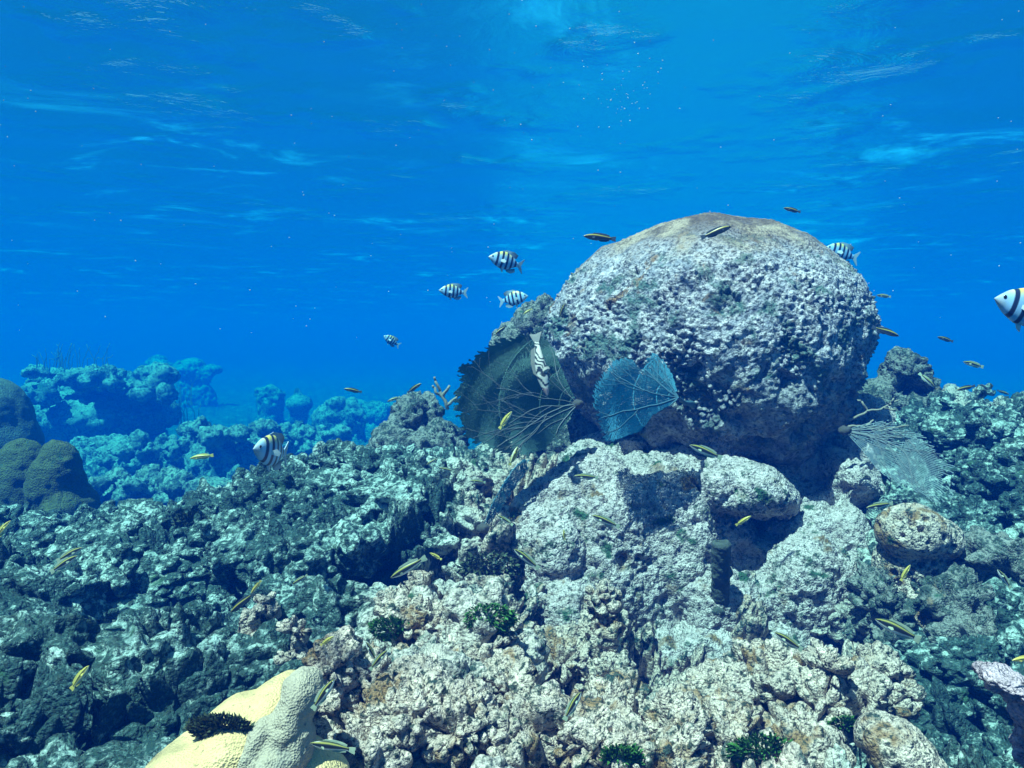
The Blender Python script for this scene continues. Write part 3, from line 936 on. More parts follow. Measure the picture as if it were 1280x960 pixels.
def sea_fan(label, base, poly, d, tilt=(0, 0), mats=None, spacing=1.7, thick=0.0007, n_main=9, spread=None, seed=1, name="sea_fan", vein_r=0.0042, hold=True, group=None, ring=2.2, bulge=0.03, feather=False, rim=0.93):
    """base and outline in photo pixels; the blade is a net hung on a plane tilted away from the camera"""
    rd = random.Random(seed)
    bx, by = base

    def P(x, y):
        u, v = (x - bx) / F, (y - by) / F
        return at(x, y, d + d * (tilt[0] * u + tilt[1] * v) + bulge * math.sin(u * 14 + v * 5) + 0.012 * math.sin(u * 40 - v * 31))
    org = P(bx, by)
    root = bpy.data.objects.new(name, None)
    col.objects.link(root)
    root.location = org
    tag(root, label, "sea fan", group)
    # net: rings of nodes, the number of rays doubling outwards
    rings, r, i = [], 8.0, 0
    a0, a1 = spread
    jag = [rd.uniform(rim, 1.0) for _ in range(400)]
    while r < 260:
        n0 = max(3, int(2 ** round(math.log2(max(3, (a1 - a0) * r / spacing)))))
        pts = {}
        for j in range(n0 + 1):
            th = a0 + (a1 - a0) * (j + (0.0 if feather else 0.5 * (i % 2) + rd.uniform(-0.22, 0.22))) / n0 + 0.012 * math.sin(r * 0.11 + j * 0.05)
            rj = r + rd.uniform(-0.25, 0.25) * ring
            sx, sy = bx + rj * math.cos(th), by + rj * math.sin(th)
            k = 1 / jag[int(th * 60) % 400]
            if inside(poly, bx + rj * k * math.cos(th), by + rj * k * math.sin(th)):
                pts[j] = (P(sx, sy), th)
        rings.append((n0, pts))
        r += ring
        i += 1
    V, Q = [], []
    cdir = org.normalized()

    def seg(a, b):
        t = (b - a)
        if t.length < 1e-6: return
        s1 = t.cross(cdir).normalized() * thick
        s2 = cdir * thick
        j = len(V)
        V.extend([a + s1, a - s1 * 0.6 + s2, a - s1 * 0.6 - s2, b + s1, b - s1 * 0.6 + s2, b - s1 * 0.6 - s2])
        for k in range(3):
            k2 = (k + 1) % 3
            Q.append((j + k, j + k2, j + 3 + k2, j + 3 + k))
    for i in range(len(rings) - 1):
        n0, A = rings[i]
        n1, B = rings[i + 1]
        for j, (p, th) in A.items():
            f = (th - a0 - 0.012 * math.sin(r * 0 + 0)) / (a1 - a0) * n1 - 0.5 * ((i + 1) % 2)
            if feather:
                f = j * n1 / n0
                c = [m for m in {round(f)} if m in B]
            else:
                c = [m for m in (math.floor(f), math.floor(f) + 1) if m in B]
            if not c: continue
            for m in c:
                seg(p, B[m][0])
            if n1 > n0 * 1.5 and j + 1 in A:
                seg(p, A[j + 1][0])
    if not V: return root
    o = obj("fan_net", mesh_np("fan_net", np.array([tuple(v - org) for v in V]), np.array(Q), False), mats[0], root)
    # branches
    parts = []

    def grow(x, y, th, rad, n, depth):
        path, rs = [], []
        for s in range(n):
            path.append(P(x, y) + Vector((0, -0.003, 0)) - org); rs.append(rad * (1 - 0.55 * s / n))
            th += rd.uniform(-0.16, 0.16)
            nx, ny = x + 4 * math.cos(th), y + 4 * math.sin(th)
            if not inside(poly, bx + (nx - bx) * 1.06, by + (ny - by) * 1.06): break
            x, y = nx, ny
            if depth < 3 and s > 2 and rd.random() < 0.13:
                grow(x, y, th + rd.choice((-1, 1)) * rd.uniform(0.3, 0.6), rad * 0.6 * (1 - 0.5 * s / n), int(n * 0.7), depth + 1)
        if len(path) > 2:
            parts.append(tube(path, rs, 5))
    for k in range(n_main):
        th = a0 + (a1 - a0) * (k + 0.5 + rd.uniform(-0.25, 0.25)) / n_main
        grow(bx, by, th, vein_r * rd.uniform(0.5, 1.0), rd.randint(14, 30), 0)
    if parts:
        V_, f_ = merge(parts)
        obj("branches", mesh_np("branches", V_, f_), mats[1], root)
    if hold:
        V0, f0 = ico(3)
        hv = V0 * np.array([0.018, 0.018, 0.014], np.float32) * (1 + 0.3 * perlin(V0, 2.0, 3))[:, None]
        obj("holdfast", mesh_np("holdfast", hv, f0), M_hold, root)
    return root


M_fan_dark = plain_mat("fan_net_dark", (0.055, 0.12, 0.105), 0.8, 0.3, 20, 0.0)
M_fan_teal = plain_mat("fan_net_teal", (0.04, 0.19, 0.28), 0.8, 0.3, 20, 0.0)
M_fan_pale = plain_mat("fan_net_pale", (0.17, 0.23, 0.25), 0.8, 0.3, 20, 0.0)
M_vein = plain_mat("fan_branch", (0.15, 0.17, 0.17), 0.8, 0.2, 50, 0.1)
M_vein_dark = plain_mat("fan_branch_dark", (0.05, 0.12, 0.16), 0.8, 0.2, 50, 0.1)
M_hold = plain_mat("fan_holdfast", (0.06, 0.06, 0.055), 0.8, 0.4, 60, 0.3)
FANS = "sea fans around the dome"
sea_fan("large dark green sea fan spreading left from under the dome, with pale branching veins", (722, 505),
        [(722, 505), (706, 470), (690, 430), (672, 414), (652, 412), (632, 420), (618, 423), (600, 436), (584, 446), (570, 462), (565, 490), (566, 515), (572, 540), (584, 552), (604, 560), (630, 570), (655, 572), (680, 564), (694, 545), (708, 530)],
        2.18, (0.3, -0.5), (M_fan_dark, M_vein), 1.2, 0.0018, 7, (2.1, 4.3), 3, group=FANS, vein_r=0.0019)
teal_fan = sea_fan("small teal sea fan with a ragged notched top in front of the dome", (848, 497),
        [(852, 497), (842, 470), (828, 446), (815, 437), (806, 449), (799, 460), (790, 449), (776, 444), (764, 451), (748, 470), (735, 488), (742, 515), (748, 538), (757, 556), (775, 550), (800, 540), (815, 520), (836, 508)],
        1.97, (-0.1, -0.65), (M_fan_teal, M_vein_dark), 1.35, 0.0012, 8, (2.3, 4.45), 8, group=FANS, vein_r=0.0026, bulge=0.012, hold=False)
_root = hit(866, 506)[0]
_p0 = teal_fan.location
V_, f_ = tube([Vector((0, 0, 0)), (_root - _p0) * 0.4 + Vector((0, 0, -0.006)), (_root - _p0) * 0.8, (_root - _p0) * 1.1], [0.0045, 0.006, 0.009, 0.014], 8)
obj("stalk", mesh_np("stalk", V_, f_), M_vein_dark, teal_fan)
sea_fan("pale sea fan spreading right from the foot of the dome", (1056, 538),
        [(1056, 538), (1080, 528), (1112, 524), (1138, 536), (1158, 545), (1170, 558), (1182, 566), (1196, 582), (1200, 602), (1192, 624), (1176, 632), (1152, 622), (1130, 612), (1110, 600), (1085, 575)],
        2.15, (-0.2, -0.9), (M_fan_pale, M_vein), 1.9, 0.0009, 8, (-0.3, 0.85), 5, group=FANS, vein_r=0.0028, bulge=0.015, feather=True, rim=0.85)
sea_fan("narrow teal sea fan seen edge-on below the large dark one", (604, 660),
        [(604, 660), (610, 640), (622, 615), (636, 592), (652, 572), (662, 570), (664, 580), (652, 600), (636, 622), (620, 645), (608, 662)],
        2.02, (0.5, 0.2), (M_fan_teal, M_vein_dark), 1.4, 0.0012, 3, (-1.25, -0.7), 9, group=FANS, vein_r=0.002)


def twig(label, base, d, paths, mat, r, name="sea_whip", cat="sea whip", group=None, hold=True):
    org = at(*base, d)
    parts = []
    rd = random.Random(int(base[0] * 7 + base[1]))
    for pth in paths:
        pts, rs = [], []
        for k in range(len(pth) - 1):
            (x0, y0), (x1, y1) = pth[k], pth[k + 1]
            for s in range(4):
                f = s / 4
                pts.append(at(x0 + (x1 - x0) * f + rd.uniform(-1, 1), y0 + (y1 - y0) * f + rd.uniform(-1, 1), d + rd.uniform(-0.008, 0.008)) - org)
        pts.append(at(*pth[-1], d) - org)
        n = len(pts)
        parts.append(tube(pts, [r * (1 - 0.5 * k / n) for k in range(n)], 6))
    V_, f_ = merge(parts)
    return tag(obj(name, mesh_np(name, V_, f_), mat, loc=org), label, cat, group)


M_twig = plain_mat("whip_skin", (0.24, 0.22, 0.17), 0.8, 0.3, 80, 0.3)
M_far_twig = plain_mat("far_whip_skin", (0.16, 0.18, 0.16), 0.8, 0.3, 30, 0.3)
twig("upper pale forked sea whip right of the dome's foot", (1062, 526), 2.3, [[(1062, 526), (1085, 514), (1105, 510), (1124, 500)], [(1085, 514), (1078, 503), (1072, 500)], [(1105, 510), (1120, 512)], [(1112, 507), (1117, 498)]], M_twig, 0.0045, group="pale whips beside the dome")
twig("lower pale crooked sea whip above the right sea fan", (1050, 540), 2.22, [[(1050, 540), (1066, 532), (1082, 533), (1100, 538), (1118, 534), (1136, 532)], [(1100, 538), (1112, 546), (1128, 548)], [(1082, 533), (1092, 525)]], M_twig, 0.0045, group="pale whips beside the dome")
twig("pale stubby branching coral on the ridge left of the large fan", (560, 505), 2.95, [[(560, 512), (553, 495), (546, 480), (543, 471)], [(553, 495), (545, 490), (541, 482)], [(553, 495), (562, 482)], [(558, 506), (572, 496)]], M_twig, 0.008, "branching_coral", "coral")
for lab, bx, by, d, n, w, hh in [("hazy clump of upright soft coral rods on top of the flat-topped far mound", 88, 462, 11.4, 34, 44, 34),
                                 ("small clump of soft coral rods beside the far mound's right end", 238, 525, 10.6, 8, 12, 26),
                                 ("faint soft coral rods behind the far mound's right shoulder", 232, 500, 13.0, 9, 10, 38)]:
    rd = random.Random(int(bx))
    ps = []
    for k in range(n):
        x0 = bx + rd.uniform(-w, w)
        lean = rd.uniform(-13, 13)
        ps.append([(x0, by + 6), (x0 + lean * 0.3, by - hh * 0.4), (x0 + lean, by - hh * rd.uniform(0.35, 1.0))])
    twig(lab, (bx, by), d, ps, M_far_twig, 0.007, "soft_coral", "soft coral", "soft coral clumps in the haze")

# ------------------------------------------------------------------ fish
M_fish = attr_mat("fish_skin", 0.35, 0.45)
M_eye = plain_mat("fish_eye", (0.01, 0.01, 0.012), 0.15, 0.1, 10, 0.0, spec=0.6)


def colour(me, C):
    a = me.attributes.new("pattern", 'FLOAT_COLOR', 'POINT')
    C = np.concatenate([C, np.ones((len(C), 1))], 1).astype(np.float32)
    a.data.foreach_set("color", C.ravel())


def interp(tb, t):
    xs, ys = zip(*tb)
    return np.interp(t, xs, ys)


def smooth_prof(tb, t):
    y_ = interp(tb, t)
    for _ in range(6):
        y_[1:-1] = (y_[:-2] + 2 * y_[1:-1] + y_[2:]) / 4
    return y_


def fish_body(top, bot, wid, pattern, x0=0.5, x1=-0.36, nt=90, na=28, bend=0.0):
    t = np.linspace(0, 1, nt)
    T, B, W_ = smooth_prof(top, t), smooth_prof(bot, t), smooth_prof(wid, t)
    X = x0 + (x1 - x0) * t
    a = np.linspace(0, 2 * np.pi, na, endpoint=False)
    ca, sa = np.cos(a), np.sin(a)
    zz = np.where(sa[None, :] > 0, T[:, None] * sa[None, :], B[:, None] * sa[None, :])
    yy = W_[:, None] * np.sign(ca)[None, :] * np.abs(ca[None, :]) ** 0.9
    V = np.stack([np.repeat(X[:, None], na, 1), yy, zz], -1).reshape(-1, 3)
    TT, SA = np.repeat(t, na), np.tile(sa, nt)
    idx = np.arange(nt * na).reshape(nt, na)
    q = np.stack([idx[:-1], np.roll(idx, -1, 1)[:-1], np.roll(idx, -1, 1)[1:], idx[1:]], -1).reshape(-1, 4)
    V = np.concatenate([V, [[x0 + 0.004, 0, 0], [x1, 0, 0]]])
    n = nt * na
    t3 = [(n, (k + 1) % na, k) for k in range(na)] + [(n + 1, (nt - 1) * na + k, (nt - 1) * na + (k + 1) % na) for k in range(na)]
    me = mesh_np("body", bendf(V, bend), [np.array(t3), q])
    Cc = pattern(np.concatenate([TT, [0, 1]]), np.concatenate([SA, [0, 0]]), V)
    colour(me, Cc)
    return me


def bendf(V, bend):
    V = np.array(V, np.float32)
    V[:, 1] += bend * np.clip(0.1 - V[:, 0], 0, 1) ** 2
    return V


def fin(name, outline, thick, colr, bend=0.0, xf=None, rays=None):
    """thin solid fin: outline in the XZ plane"""
    P = np.array(outline, np.float32)
    n = len(P)
    c = P.mean(0)
    V = [(x_, thick, z_) for x_, z_ in P] + [(x_, -thick, z_) for x_, z_ in P] + [(c[0], thick * 1.6, c[1]), (c[0], -thick * 1.6, c[1])]
    f3 = [(k, (k + 1) % n, 2 * n) for k in range(n)] + [(n + (k + 1) % n, n + k, 2 * n + 1) for k in range(n)]
    f4 = [(k, n + k, n + (k + 1) % n, (k + 1) % n) for k in range(n)]
    V = np.array(V, np.float32)
    V = V @ np.array(xf, np.float32).T if xf is not None else V
    V = bendf(V, bend)
    me = mesh_np(name, V, [np.array(f3), np.array(f4)], False)
    Cc = colr(V) if callable(colr) else np.tile(np.array(colr), (len(V), 1))
    colour(me, Cc)
    return me


def eye_mesh(x_, y_, z_, r):
    V0, f0 = ico(2)
    return mesh_np("eye", V0 * np.array([r, r * 0.5, r]) + np.array([x_, y_, z_]), f0)


def bars(V_x, centres, w):
    m = np.zeros(len(V_x))
    for c in centres:
        m = np.maximum(m, sstep(w, w * 0.7, np.abs(V_x - c)))
    return m[:, None]


def lerp(a, b, m):
    return np.asarray(a) * (1 - m) + np.asarray(b) * m


SB = [0.27, 0.135, 0.0, -0.135, -0.26]


def serg_pat(t, s, V):
    x_ = V[:, 0] + 0.05 * V[:, 2]
    base = lerp((0.28, 0.54, 0.80), (0.66, 0.60, 0.14), sstep(0.3, 0.9, s)[:, None] * sstep(0.95, 0.5, t)[:, None] * sstep(0.12, 0.3, t)[:, None])
    base = lerp(base, (0.30, 0.40, 0.48), sstep(0.2, 0.05, t)[:, None])
    return lerp(base, (0.012, 0.022, 0.06), bars(x_, SB, 0.036))


def serg_fin(V):
    x_ = V[:, 0] + 0.05 * V[:, 2]
    return lerp((0.28, 0.40, 0.48), (0.02, 0.03, 0.05), bars(x_, SB, 0.036))


WT = (0.30, 0.42, 0.50)


def sergeant_meshes(bend):
    out = []
    out.append(("body", fish_body([(0, 0.005), (0.06, 0.06), (0.2, 0.16), (0.4, 0.235), (0.55, 0.24), (0.75, 0.17), (0.9, 0.075), (1, 0.055)],
                                  [(0, 0.005), (0.06, 0.05), (0.2, 0.14), (0.4, 0.215), (0.6, 0.215), (0.78, 0.14), (0.9, 0.07), (1, 0.055)],
                                  [(0, 0.004), (0.1, 0.05), (0.3, 0.085), (0.5, 0.085), (0.8, 0.045), (1, 0.014)], serg_pat, bend=bend), M_fish))
    out.append(("dorsal_fin", fin("dorsal_fin", [(0.2, 0.16), (0.16, 0.235), (0.05, 0.285), (-0.08, 0.285), (-0.18, 0.29), (-0.30, 0.24), (-0.27, 0.14), (-0.2, 0.13), (-0.05, 0.2), (0.1, 0.2)], 0.006, serg_fin, bend), M_fish))
    out.append(("anal_fin", fin("anal_fin", [(0.0, -0.19), (-0.06, -0.26), (-0.18, -0.27), (-0.29, -0.21), (-0.27, -0.12), (-0.15, -0.16)], 0.006, serg_fin, bend), M_fish))
    out.append(("tail_fin", fin("tail_fin", [(-0.34, 0.05), (-0.40, 0.10), (-0.50, 0.19), (-0.52, 0.18), (-0.45, 0.06), (-0.43, 0.0), (-0.45, -0.06), (-0.52, -0.18), (-0.50, -0.19), (-0.40, -0.10), (-0.34, -0.05)], 0.007, WT, bend), M_fish))
    out.append(("pelvic_fin", fin("pelvic_fin", [(0.16, -0.15), (0.10, -0.27), (0.05, -0.30), (0.06, -0.20), (0.08, -0.17)], 0.008, (0.5, 0.6, 0.62), bend), M_fish))
    for sgn in (1, -1):
        rot = Matrix.Rotation(sgn * -0.6, 3, 'Z')
        m = fin("pectoral_fin", [(0, 0.02), (-0.10, 0.05), (-0.16, 0.0), (-0.13, -0.05), (-0.05, -0.04), (0, -0.02)], 0.003, (0.45, 0.56, 0.58), 0, rot)
        V = get_co(m); set_co(m, V + np.array([0.19, sgn * 0.075, -0.02], np.float32))
        out.append(("pectoral_fin", m, M_fish))
        out.append(("eye", eye_mesh(0.405, sgn * 0.050, 0.045, 0.024), M_eye))
    return out


def wr_pat(dark):
    def f(t, s, V):
        c = np.tile(np.array((0.78, 0.80, 0.72)), (len(t), 1))
        if dark:
            c = np.tile(np.array((0.10, 0.12, 0.14)), (len(t), 1))
        c = lerp(c, (0.012, 0.018, 0.025), (sstep(-0.5, -0.3, s) * sstep(0.62, 0.5, s))[:, None])
        yel = (0.42, 0.40, 0.09) if not dark else (0.42, 0.36, 0.05)
        c = lerp(c, yel, (sstep(0.45, 0.6, s))[:, None])
        c = lerp(c, (0.03, 0.045, 0.02), (sstep(0.72, 0.84, s))[:, None])
        return c
    return f


def wr_yel(t, s, V):
    c = np.tile(np.array((0.50, 0.43, 0.09)), (len(t), 1))
    c = lerp(c, (0.03, 0.04, 0.02), (sstep(-0.1, 0.05, s) * sstep(0.5, 0.35, s))[:, None])
    return lerp(c, (0.75, 0.74, 0.5), sstep(-0.3, -0.6, s)[:, None])


def wrasse_meshes(pat, bend, finc):
    out = [("body", fish_body([(0, 0.004), (0.08, 0.05), (0.25, 0.095), (0.45, 0.105), (0.7, 0.08), (0.9, 0.048), (1, 0.045)],
                              [(0, 0.004), (0.08, 0.04), (0.25, 0.085), (0.45, 0.10), (0.7, 0.075), (0.9, 0.046), (1, 0.045)],
                              [(0, 0.003), (0.1, 0.035), (0.3, 0.062), (0.6, 0.055), (0.9, 0.02), (1, 0.01)], pat, bend=bend, na=36, nt=40), M_fish)]
    out.append(("dorsal_fin", fin("dorsal_fin", [(0.25, 0.09), (0.18, 0.128), (0.0, 0.14), (-0.18, 0.125), (-0.31, 0.09), (-0.3, 0.04), (-0.1, 0.08), (0.1, 0.09)], 0.004, finc, bend), M_fish))
    out.append(("anal_fin", fin("anal_fin", [(0.02, -0.09), (-0.05, -0.12), (-0.2, -0.11), (-0.31, -0.08), (-0.3, -0.04), (-0.1, -0.07)], 0.004, finc, bend), M_fish))
    out.append(("tail_fin", fin("tail_fin", [(-0.34, 0.042), (-0.42, 0.066), (-0.50, 0.078), (-0.505, 0.03), (-0.49, 0.0), (-0.505, -0.03), (-0.50, -0.078), (-0.42, -0.066), (-0.34, -0.042)], 0.004, finc, bend), M_fish))
    for sgn in (1, -1):
        rot = Matrix.Rotation(sgn * -0.7, 3, 'Z')
        m = fin("pectoral_fin", [(0, 0.012), (-0.07, 0.03), (-0.10, 0.0), (-0.07, -0.03), (0, -0.012)], 0.002, finc, 0, rot)
        V = get_co(m); set_co(m, V + np.array([0.24, sgn * 0.056, -0.02], np.float32))
        out.append(("pectoral_fin", m, M_fish))
        out.append(("eye", eye_mesh(0.425, sgn * 0.034, 0.018, 0.015), M_eye))
    return out


KINDS = {}
for b in (-0.25, 0.0, 0.25):
    KINDS["serg", b] = sergeant_meshes(b)
    KINDS["wrasse", b] = wrasse_meshes(wr_pat(False), b, (0.35, 0.42, 0.30))
    KINDS["dark", b] = wrasse_meshes(wr_pat(True), b, (0.05, 0.07, 0.09))
    KINDS["yellow", b] = wrasse_meshes(wr_yel, b, (0.6, 0.52, 0.12))


def place_fish(name, label, cat, group, kind, hd_, tl, d=None, L=0.07, yaw=0.0, bend=0.0, parts_=None, roll=0.0, clamp=True):
    """head and tail tip in photo pixels; yaw swings the head towards (+) the camera"""
    mx_, my_ = (hd_[0] + tl[0]) / 2, (hd_[1] + tl[1]) / 2
    lp = math.hypot(hd_[0] - tl[0], hd_[1] - tl[1])
    if d is None:
        d = L * math.cos(yaw) * F / lp
    h_, _ = hit(mx_, my_)
    h2, _ = hit(*hd_)
    h3, _ = hit(*tl)
    if clamp: d = min(d, min(h_.y, h2.y, h3.y) - 0.05)
    A, B = at(*hd_, d), at(*tl, d)
    L = (A - B).length / math.cos(yaw)
    c = (A + B) / 2
    fw = (A - B).normalized()
    view = c.normalized()
    fw = (fw * math.cos(yaw) - view * math.sin(yaw)).normalized()
    up = Vector((0, 0, 1))
    if abs(fw.z) > 0.92: up = Vector((-1 if fw.z < 0 else 1, 0, 0.2)) * (1 if hd_[0] >= tl[0] else -1)
    sd = up.cross(fw).normalized()
    up = fw.cross(sd).normalized()
    m = Matrix((fw, sd, up)).transposed()
    if roll: m = m @ Matrix.Rotation(roll, 3, 'X')
    root = bpy.data.objects.new(name, None)
    col.objects.link(root)
    root.matrix_world = Matrix.Translation(c) @ (m.to_4x4()) @ Matrix.Scale(L, 4)
    tag(root, label, cat, group)
    for pn, me_, mt in (parts_ or KINDS[kind, bend]):
        obj(pn, me_, mt, root)
    return root


dg.update()
SG = "black barred striped fish around the reef"
for lab, h_, t_, d, yaw, bend in [
        ("yellow-backed black barred fish in open water, highest of three left of the dome", (611, 321), (655, 333), 2.2, 0.35, -0.25),
        ("dim blue barred fish in open water, leftmost of three left of the dome", (549, 363), (584, 366), 2.7, 0.3, 0.0),
        ("pale barred fish heading right, close to the dome's left side", (660, 370), (623, 377), 2.75, 0.2, 0.25),
        ("small hazy barred fish alone above the far blue haze, tilted upright", (480, 420), (499, 432), 3.9, 0.3, 0.0),
        ("pale blue striped fish facing out over the left crest of the reef", (321, 562), (363, 567), 1.5, 1.05, -0.25),
        ("striped fish half hidden behind the dome's upper right edge", (1030, 309), (1074, 324), 2.9, 0.2, 0.0),
        ("large black barred fish cut by the right edge of the picture", (1240, 372), (1334, 402), 1.25, 0.15, 0.0)]:
    place_fish("striped_fish", lab, "fish", SG, "serg", h_, t_, d, yaw=yaw, bend=bend, clamp="behind" not in lab)

WG = "slender striped wrasses over the reef"
WL = [
    ("dark yellow-lined wrasse just off the dome's upper left shoulder", (729, 295), (770, 299), "dark", 1.75, 0),
    ("blackish wrasse silhouetted against the dome's brown cap", (914, 283), (877, 297), "dark", 1.7, 0),
    ("small dark wrasse in open water above the dome's top right", (979, 260), (1001, 265), "dark", 2.2, 0),
    ("dark wrasse touching the dome's right edge", (1123, 420), (1091, 409), "dark", 2.0, 0),
    ("tiny pale wrasse in open water above the dome's right edge", (1095, 369), (1114, 371), "wrasse", 2.6, 0),
    ("small dim wrasse right of the dome, level with its right-edge dark fish", (1171, 421), (1192, 427), "dark", 2.8, 0),
    ("slim wrasse in open water between the pinnacle and the right picture edge", (1203, 452), (1230, 459), "wrasse", 2.4, 0),
    ("dark-topped wrasse hovering just over the right ridge beside the pinnacle", (1195, 488), (1218, 482), "dark", 2.3, 0.25),
    ("tiny dark wrasse, left of the two specks above the far right ridge", (1226, 480), (1236, 488), "dark", 3.2, 0),
    ("tiny dark wrasse, right of the two specks above the far right ridge", (1261, 493), (1247, 488), "dark", 3.2, 0),
    ("pale wrasse nosing down along the pinnacle's right side", (1168, 484), (1150, 467), "wrasse", 2.3, 0.25),
    ("yellow-lined wrasse in the shade below the dome's centre", (861, 556), (903, 573), "wrasse", 1.75, 0),
    ("thin wrasse swimming over the pedestal below the teal fan", (717, 595), (748, 597), "wrasse", 1.75, 0),
    ("wrasse with white belly in the middle of the pedestal face", (739, 644), (775, 659), "wrasse", 1.65, 0),
    ("small wrasse at the upper left edge of the pedestal", (621, 644), (641, 656), "wrasse", 1.8, 0.25),
    ("slanting wrasse diving right at the pedestal's lower left", (642, 686), (674, 711), "wrasse", 1.6, 0),
    ("bright yellow wrasse in front of the large dark fan", (640, 514), (624, 536), "yellow", 1.9, 0),
    ("short dark wrasse on the dome's left flank", (707, 379), (699, 397), "dark", 2.0, 0),
    ("dark wrasse above the green lump on the left ridge", (527, 479), (509, 491), "dark", 2.3, 0.25),
    ("thin dim wrasse in blue water left of the green lump", (430, 486), (452, 490), "dark", 2.6, 0),
    ("faint yellowish wrasse right next to the green lump's top", (484, 502), (500, 496), "wrasse", 2.9, 0),
    ("thin brown wrasse alone over the hazy mid-distance reef", (238, 573), (266, 569), "yellow", 2.3, 0),
    ("large white-bellied wrasse in the hollow above the lumpy plateau", (489, 722), (532, 697), "wrasse", 1.35, 0),
    ("small plump yellow wrasse beside the large one in the hollow", (537, 691), (552, 699), "yellow", 1.5, 0.25),
    ("small pale wrasse over the dark left slope's right end", (366, 730), (384, 719), "wrasse", 1.5, 0),
    ("long thin wrasse, upper of two parallel ones on the left slope", (104, 684), (70, 702), "wrasse", 1.35, 0),
    ("long thin wrasse, lower of two parallel ones on the left slope", (98, 694), (62, 716), "wrasse", 1.3, 0),
    ("bright yellow wrasse alone in the dark lower left", (112, 831), (88, 863), "yellow", 1.1, 0),
    ("yellow wrasse cut by the left edge of the picture", (14, 650), (-8, 676), "yellow", 1.4, 0),
    ("dark slim wrasse, lower of two left of the small dark knob", (289, 765), (317, 742), "dark", 1.25, 0),
    ("short olive wrasse, upper of two left of the small dark knob", (314, 742), (326, 726), "yellow", 1.35, 0),
    ("dark wrasse rising beside the grey finger lobe of the yellow coral", (419, 848), (390, 888), "wrasse", 0.88, 0),
    ("large wrasse at the bottom edge right of the yellow coral", (388, 929), (444, 936), "wrasse", 0.86, 0.25),
    ("wrasse pointing up, left of the crossing pair on the plateau", (457, 802), (470, 826), "wrasse", 1.1, 0),
    ("wrasse slanting down left, right of the crossing pair on the plateau", (485, 812), (462, 838), "wrasse", 1.08, 0),
    ("small olive wrasse just left of the crossing pair", (418, 795), (400, 807), "yellow", 1.15, 0),
    ("yellow-green wrasse rising at the bottom centre", (727, 864), (705, 901), "wrasse", 0.98, 0),
    ("wrasse diving right above the largest lower right boulder", (967, 790), (1004, 813), "wrasse", 1.2, 0),
    ("long white and yellow wrasse at the dark rock, biggest on the right side", (1092, 773), (1152, 801), "wrasse", 1.1, 0),
    ("small yellow-green wrasse right below the holey white knob", (1138, 706), (1126, 726), "yellow", 1.4, 0),
    ("thin wrasse between the right fan and the holey white knob", (1082, 635), (1117, 629), "wrasse", 1.6, 0),
    ("small yellowish wrasse in the dark gap on the pedestal's right", (939, 645), (920, 657), "yellow", 1.7, 0.25),
    ("slim wrasse pointing down at the right edge, level with the stub", (1246, 711), (1264, 736), "wrasse", 1.4, 0),
    ("greenish wrasse cut by the right edge above the pinkish lump", (1264, 826), (1296, 821), "yellow", 0.95, 0),
    ("tiny upright wrasse on the pedestal left of its white-bellied one", (705, 661), (706, 675), "yellow", 1.8, 0),
    ("small olive wrasse on the ridge, left of two under the large fan", (533, 581), (547, 573), "wrasse", 2.1, 0.25),
    ("small blue-white wrasse on the ridge, right of two under the large fan", (548, 585), (567, 589), "wrasse", 2.1, 0),
    ("small dull wrasse in front of the pale stone under the large fan", (587, 601), (607, 603), "wrasse", 2.0, 0),
    ("olive wrasse along the lower right rim of the large dark fan", (647, 558), (637, 582), "yellow", 1.95, 0),
    ("dark wrasse at the top rim of the large dark fan", (619, 418), (633, 407), "dark", 2.2, 0),
    ("tiny yellow wrasse on the dark lump behind the dome", (654, 393), (665, 386), "yellow", 2.5, 0),
]
for lab, h_, t_, kind, d, bend in WL:
    place_fish("wrasse", lab, "fish", WG, kind, h_, t_, d, yaw=0.12, bend=bend)


def mott_pat(t, s, V):
    n_ = np.sin(60 * V[:, 0] + 9 * perlin(V, 9, 3) + 5 * s)
    c = lerp((0.62, 0.58, 0.52), (0.03, 0.035, 0.035), sstep(-0.1, 0.3, n_)[:, None])
    return lerp((0.66, 0.40, 0.36), c, sstep(0.10, 0.16, t)[:, None])


mp_ = [("body", fish_body([(0, 0.012), (0.1, 0.055), (0.3, 0.095), (0.5, 0.10), (0.8, 0.06), (1, 0.035)], [(0, 0.012), (0.1, 0.05), (0.3, 0.085), (0.5, 0.09), (0.8, 0.055), (1, 0.035)],
                         [(0, 0.01), (0.12, 0.05), (0.35, 0.085), (0.6, 0.075), (0.9, 0.025), (1, 0.012)], mott_pat, bend=-0.2, nt=120), M_fish),
       ("dorsal_fin", fin("dorsal_fin", [(0.2, 0.08), (0.12, 0.15), (-0.05, 0.16), (-0.25, 0.12), (-0.28, 0.05), (0, 0.08)], 0.005, (0.2, 0.2, 0.18), -0.2), M_fish),
       ("tail_fin", fin("tail_fin", [(-0.34, 0.035), (-0.5, 0.11), (-0.48, 0.0), (-0.5, -0.11), (-0.34, -0.035)], 0.005, (0.25, 0.25, 0.23), -0.2), M_fish),
       ("pectoral_fin", fin("pectoral_fin", [(0.2, -0.02), (0.1, -0.12), (0.06, -0.1), (0.12, -0.02)], 0.05, (0.4, 0.38, 0.34), -0.2), M_fish),
       ("eye", eye_mesh(0.40, 0.055, 0.035, 0.018), M_eye), ("eye", eye_mesh(0.40, -0.055, 0.035, 0.018), M_eye)]
place_fish("mottled_fish", "black and white mottled fish hanging head down at the dome's left edge, pink snout", "fish", None, None, (684, 494), (667, 416), 1.98, yaw=0.1, parts_=mp_, roll=0.5)

